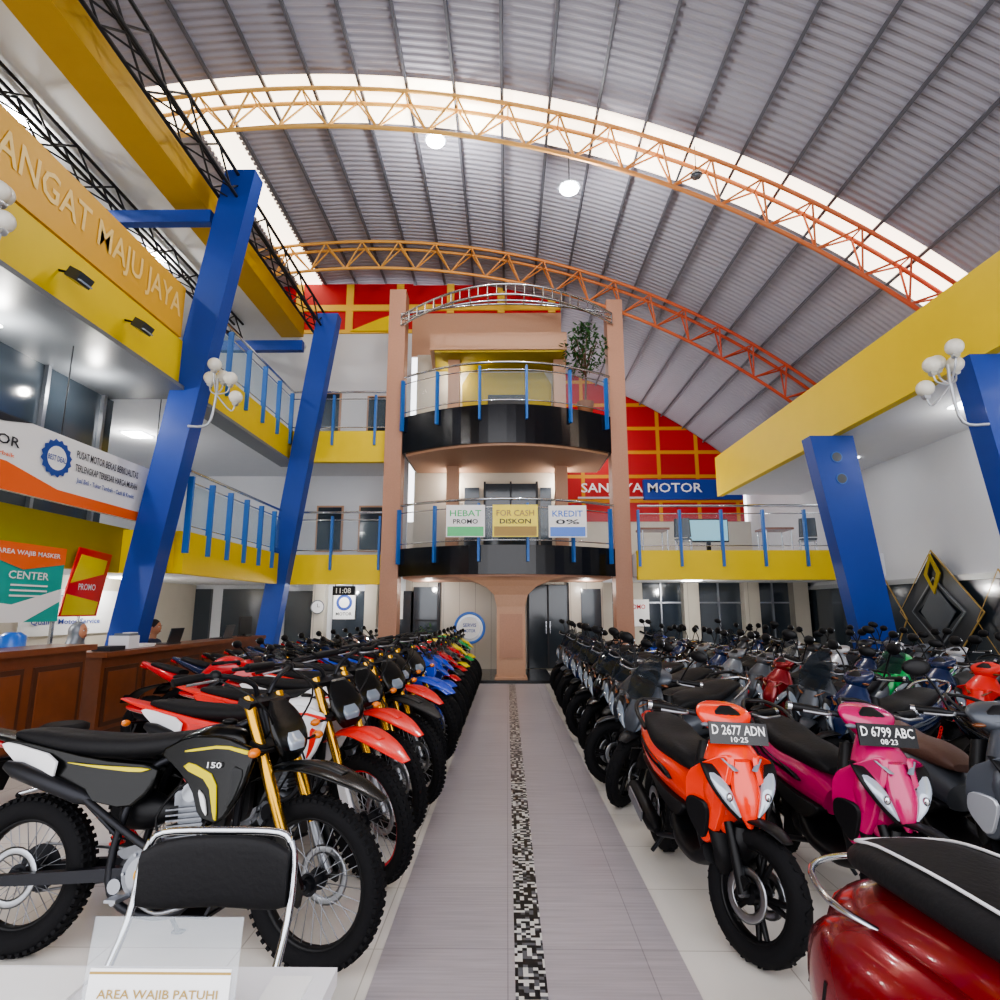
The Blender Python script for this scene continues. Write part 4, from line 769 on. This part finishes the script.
# ---------------------------------------------------------------- people
def skin(name,V,E,Rr,k,root,par):
    me=bpy.data.meshes.new(name); me.from_pydata(V,E,[]); o=bpy.data.objects.new(name,me); bpy.context.collection.objects.link(o)
    me.materials.append(M[k])
    md=o.modifiers.new('s','SKIN'); md.use_smooth_shade=True
    for i,r in enumerate(Rr):
        sv=me.skin_vertices[0].data[i]; sv.radius=r if isinstance(r,tuple) else (r,r); sv.use_root=(i==root)
    o.modifiers.new('ss','SUBSURF').levels=2; o.modifiers['ss'].render_levels=2; o.parent=par
def person(loc,head,shirt,hijab=None):
    e=bpy.data.objects.new('seated_person',None); bpy.context.collection.objects.link(e); e.location=loc; e.rotation_euler=(0,0,head)
    V=[(0,0,.52),(0,0,.72),(.02,0,.92),(.025,0,1.05)];R=[(.15,.11),(.13,.1),(.16,.1),(.05,.05)];E=[(0,1),(1,2),(2,3)]
    for sg in (1,-1):
        n=len(V); V+=[(.02,sg*.17,.98),(.08,sg*.22,.74),(.24,sg*.17,.8)]; R+=[(.06,.06),(.045,.045),(.032,.032)]; E+=[(2,n),(n,n+1),(n+1,n+2)]
    skin('torso',V,E,R,shirt,0,e)
    V=[(0,0,.52)];R=[(.14,.11)];E=[]
    for sg in (1,-1):
        n=len(V); V+=[(.05,sg*.1,.5),(.3,sg*.12,.52),(.26,sg*.12,.12),(.26,sg*.12,.06),(.36,sg*.13,.045)]; R+=[(.085,.085),(.062,.062),(.042,.042),(.045,.045),(.035,.03)]; E+=[(0,n),(n,n+1),(n+1,n+2),(n+2,n+3),(n+3,n+4)]
    skin('legs',V,E,R,'trouser',0,e)
    b=MB(); b.body([(.03,1.04,.05,.05,90),(.035,1.12,.048,.05,90)],'skin',14,2); b.ell((.055,0,1.21),(.09,.072,.115),'skin',20,14); b.ell((.135,0,1.2),(.02,.013,.022),'skin',8,6)
    for sg in (1,-1):
        b.ell((.132,sg*.03,1.225),(.008,.013,.007),'white',8,6); b.ell((.139,sg*.03,1.225),(.003,.006,.006),'hair',8,6); b.ell((.05,sg*.075,1.205),(.018,.008,.028),'skin',8,6); b.box((.138,sg*.03,1.246),(.006,.03,.005),'hair')
        w=Vector((.24,sg*.17,.8)); b.ell(w+Vector((.055,-sg*.01,-.003)),(.05,.038,.016),'skin',12,8)
        for i,l in enumerate((.065,.075,.07,.055)):
            yy=w.y-sg*.01+sg*(.027-.018*i); b.tube([(w.x+.09,yy,w.z),(w.x+.09+l*.5,yy,w.z+.006),(w.x+.09+l,yy,w.z-.014)],[.009,.008,.006],'skin',7)
        b.tube([(w.x+.03,w.y-sg*.035,w.z),(w.x+.07,w.y-sg*.06,w.z),(w.x+.1,w.y-sg*.062,w.z-.008)],[.011,.01,.007],'skin',7)
    b.box((.137,0,1.155),(.008,.04,.008),'tail')
    if hijab:
        b.body([(-.0,1.0,.15,.13,90),(.01,1.08,.11,.1,90),(.02,1.16,.09,.1,90),(.02,1.25,.09,.1,90),(.03,1.32,.05,.06,90),(.03,1.34,.01,.01,90)],hijab,18,2)
    else: b.ell((.03,0,1.245),(.098,.082,.1),'hair',18,12)
    o=b.obj('head_and_hands'); o.parent=e
    c=MB(); c.body([(-.22,.39,.2,.025),(.15,.39,.2,.025)],'seat',16,5); c.body([(-.2,.5,.2,.02,90),(-.26,.92,.18,.02,90)],'seat',16,4); c.tube([(0,0,.06),(0,0,.38)],.025,'chrome')
    for i in range(5):
        a=i*2*pi/5; c.tube([(0,0,.08),(.24*math.cos(a),.24*math.sin(a),.03)],.018,'black',6)
    c.obj('office_chair',loc,(0,0,head))
person((-5.6,9.6,0),0,'shirt'); person((-5.6,7.9,0),0,'shirt2','grey')
# ---------------------------------------------------------------- lights
def light(t,loc,e,size=1,rot=(0,0,0),col=(1,1,1),sy=None,name='l'):
    l=bpy.data.lights.new(name,t); l.energy=e; l.color=col
    if t=='AREA':
        l.size=size
        if sy: l.shape='RECTANGLE'; l.size_y=sy
    if t=='POINT': l.shadow_soft_size=size
    o=bpy.data.objects.new(name,l); bpy.context.collection.objects.link(o); o.location=loc; o.rotation_euler=rot; return o
light('POINT',(1.13,9.6,8.7),220,.12,name='high_bay_light'); light('POINT',(-1.3,9.65,9.7),180,.12,name='high_bay_light')
for x,y,z,e in ((-7.3,11.5,1.9,50),(-4,14.6,1.95,35),(4.5,14.8,2.0,45),(7.4,9,4.4,40),(7.4,5.5,4.4,30),(-7.2,7.5,8.3,80),(-7.2,4,8.3,80),(-7.2,11,8.3,80),(-7.4,11.5,4.8,60),(4.5,17.2,4.4,70),(-1.35,15.05,4.7,25),(1.35,15.05,4.7,25),(-1.35,15.05,7.5,22),(-6.9,7.0,1.95,60),(1.9,14.6,2.0,22),(-1.9,14.6,2.0,22),(-6.0,6.5,4.6,60),(-6.0,8.2,4.6,40),(4.5,18,2.0,40),(3,19,7,70)):
    light('POINT',(x,y,z),e,.06,col=(1,.97,.92),name='fill_light')  # fill points added to brighten wings, balconies and tower, no real lamps
p=light('AREA',(-.4,-2.9,4.5),1,17.6,(math.radians(90),0,0),sy=9,name='entrance_portal'); p.data.cycles.is_portal=True
w=bpy.data.worlds.new('World'); bpy.context.scene.world=w; w.use_nodes=True; bg=w.node_tree.nodes['Background']; bg.inputs[0].default_value=(.96,.96,1,1); bg.inputs[1].default_value=3.4
try: bpy.context.scene.view_settings.look='AgX - Medium High Contrast'
except Exception as ex: print(ex)
# ---------------------------------------------------------------- camera
cd=bpy.data.cameras.new('Camera'); cd.sensor_width=36; cd.lens=21.6; cam=bpy.data.objects.new('Camera',cd); bpy.context.collection.objects.link(cam)
cam.location=(0,0,1.5); cam.rotation_euler=(math.radians(100.3),0,math.radians(.67)); cd.clip_start=.05; cd.clip_end=200
bpy.context.scene.camera=cam
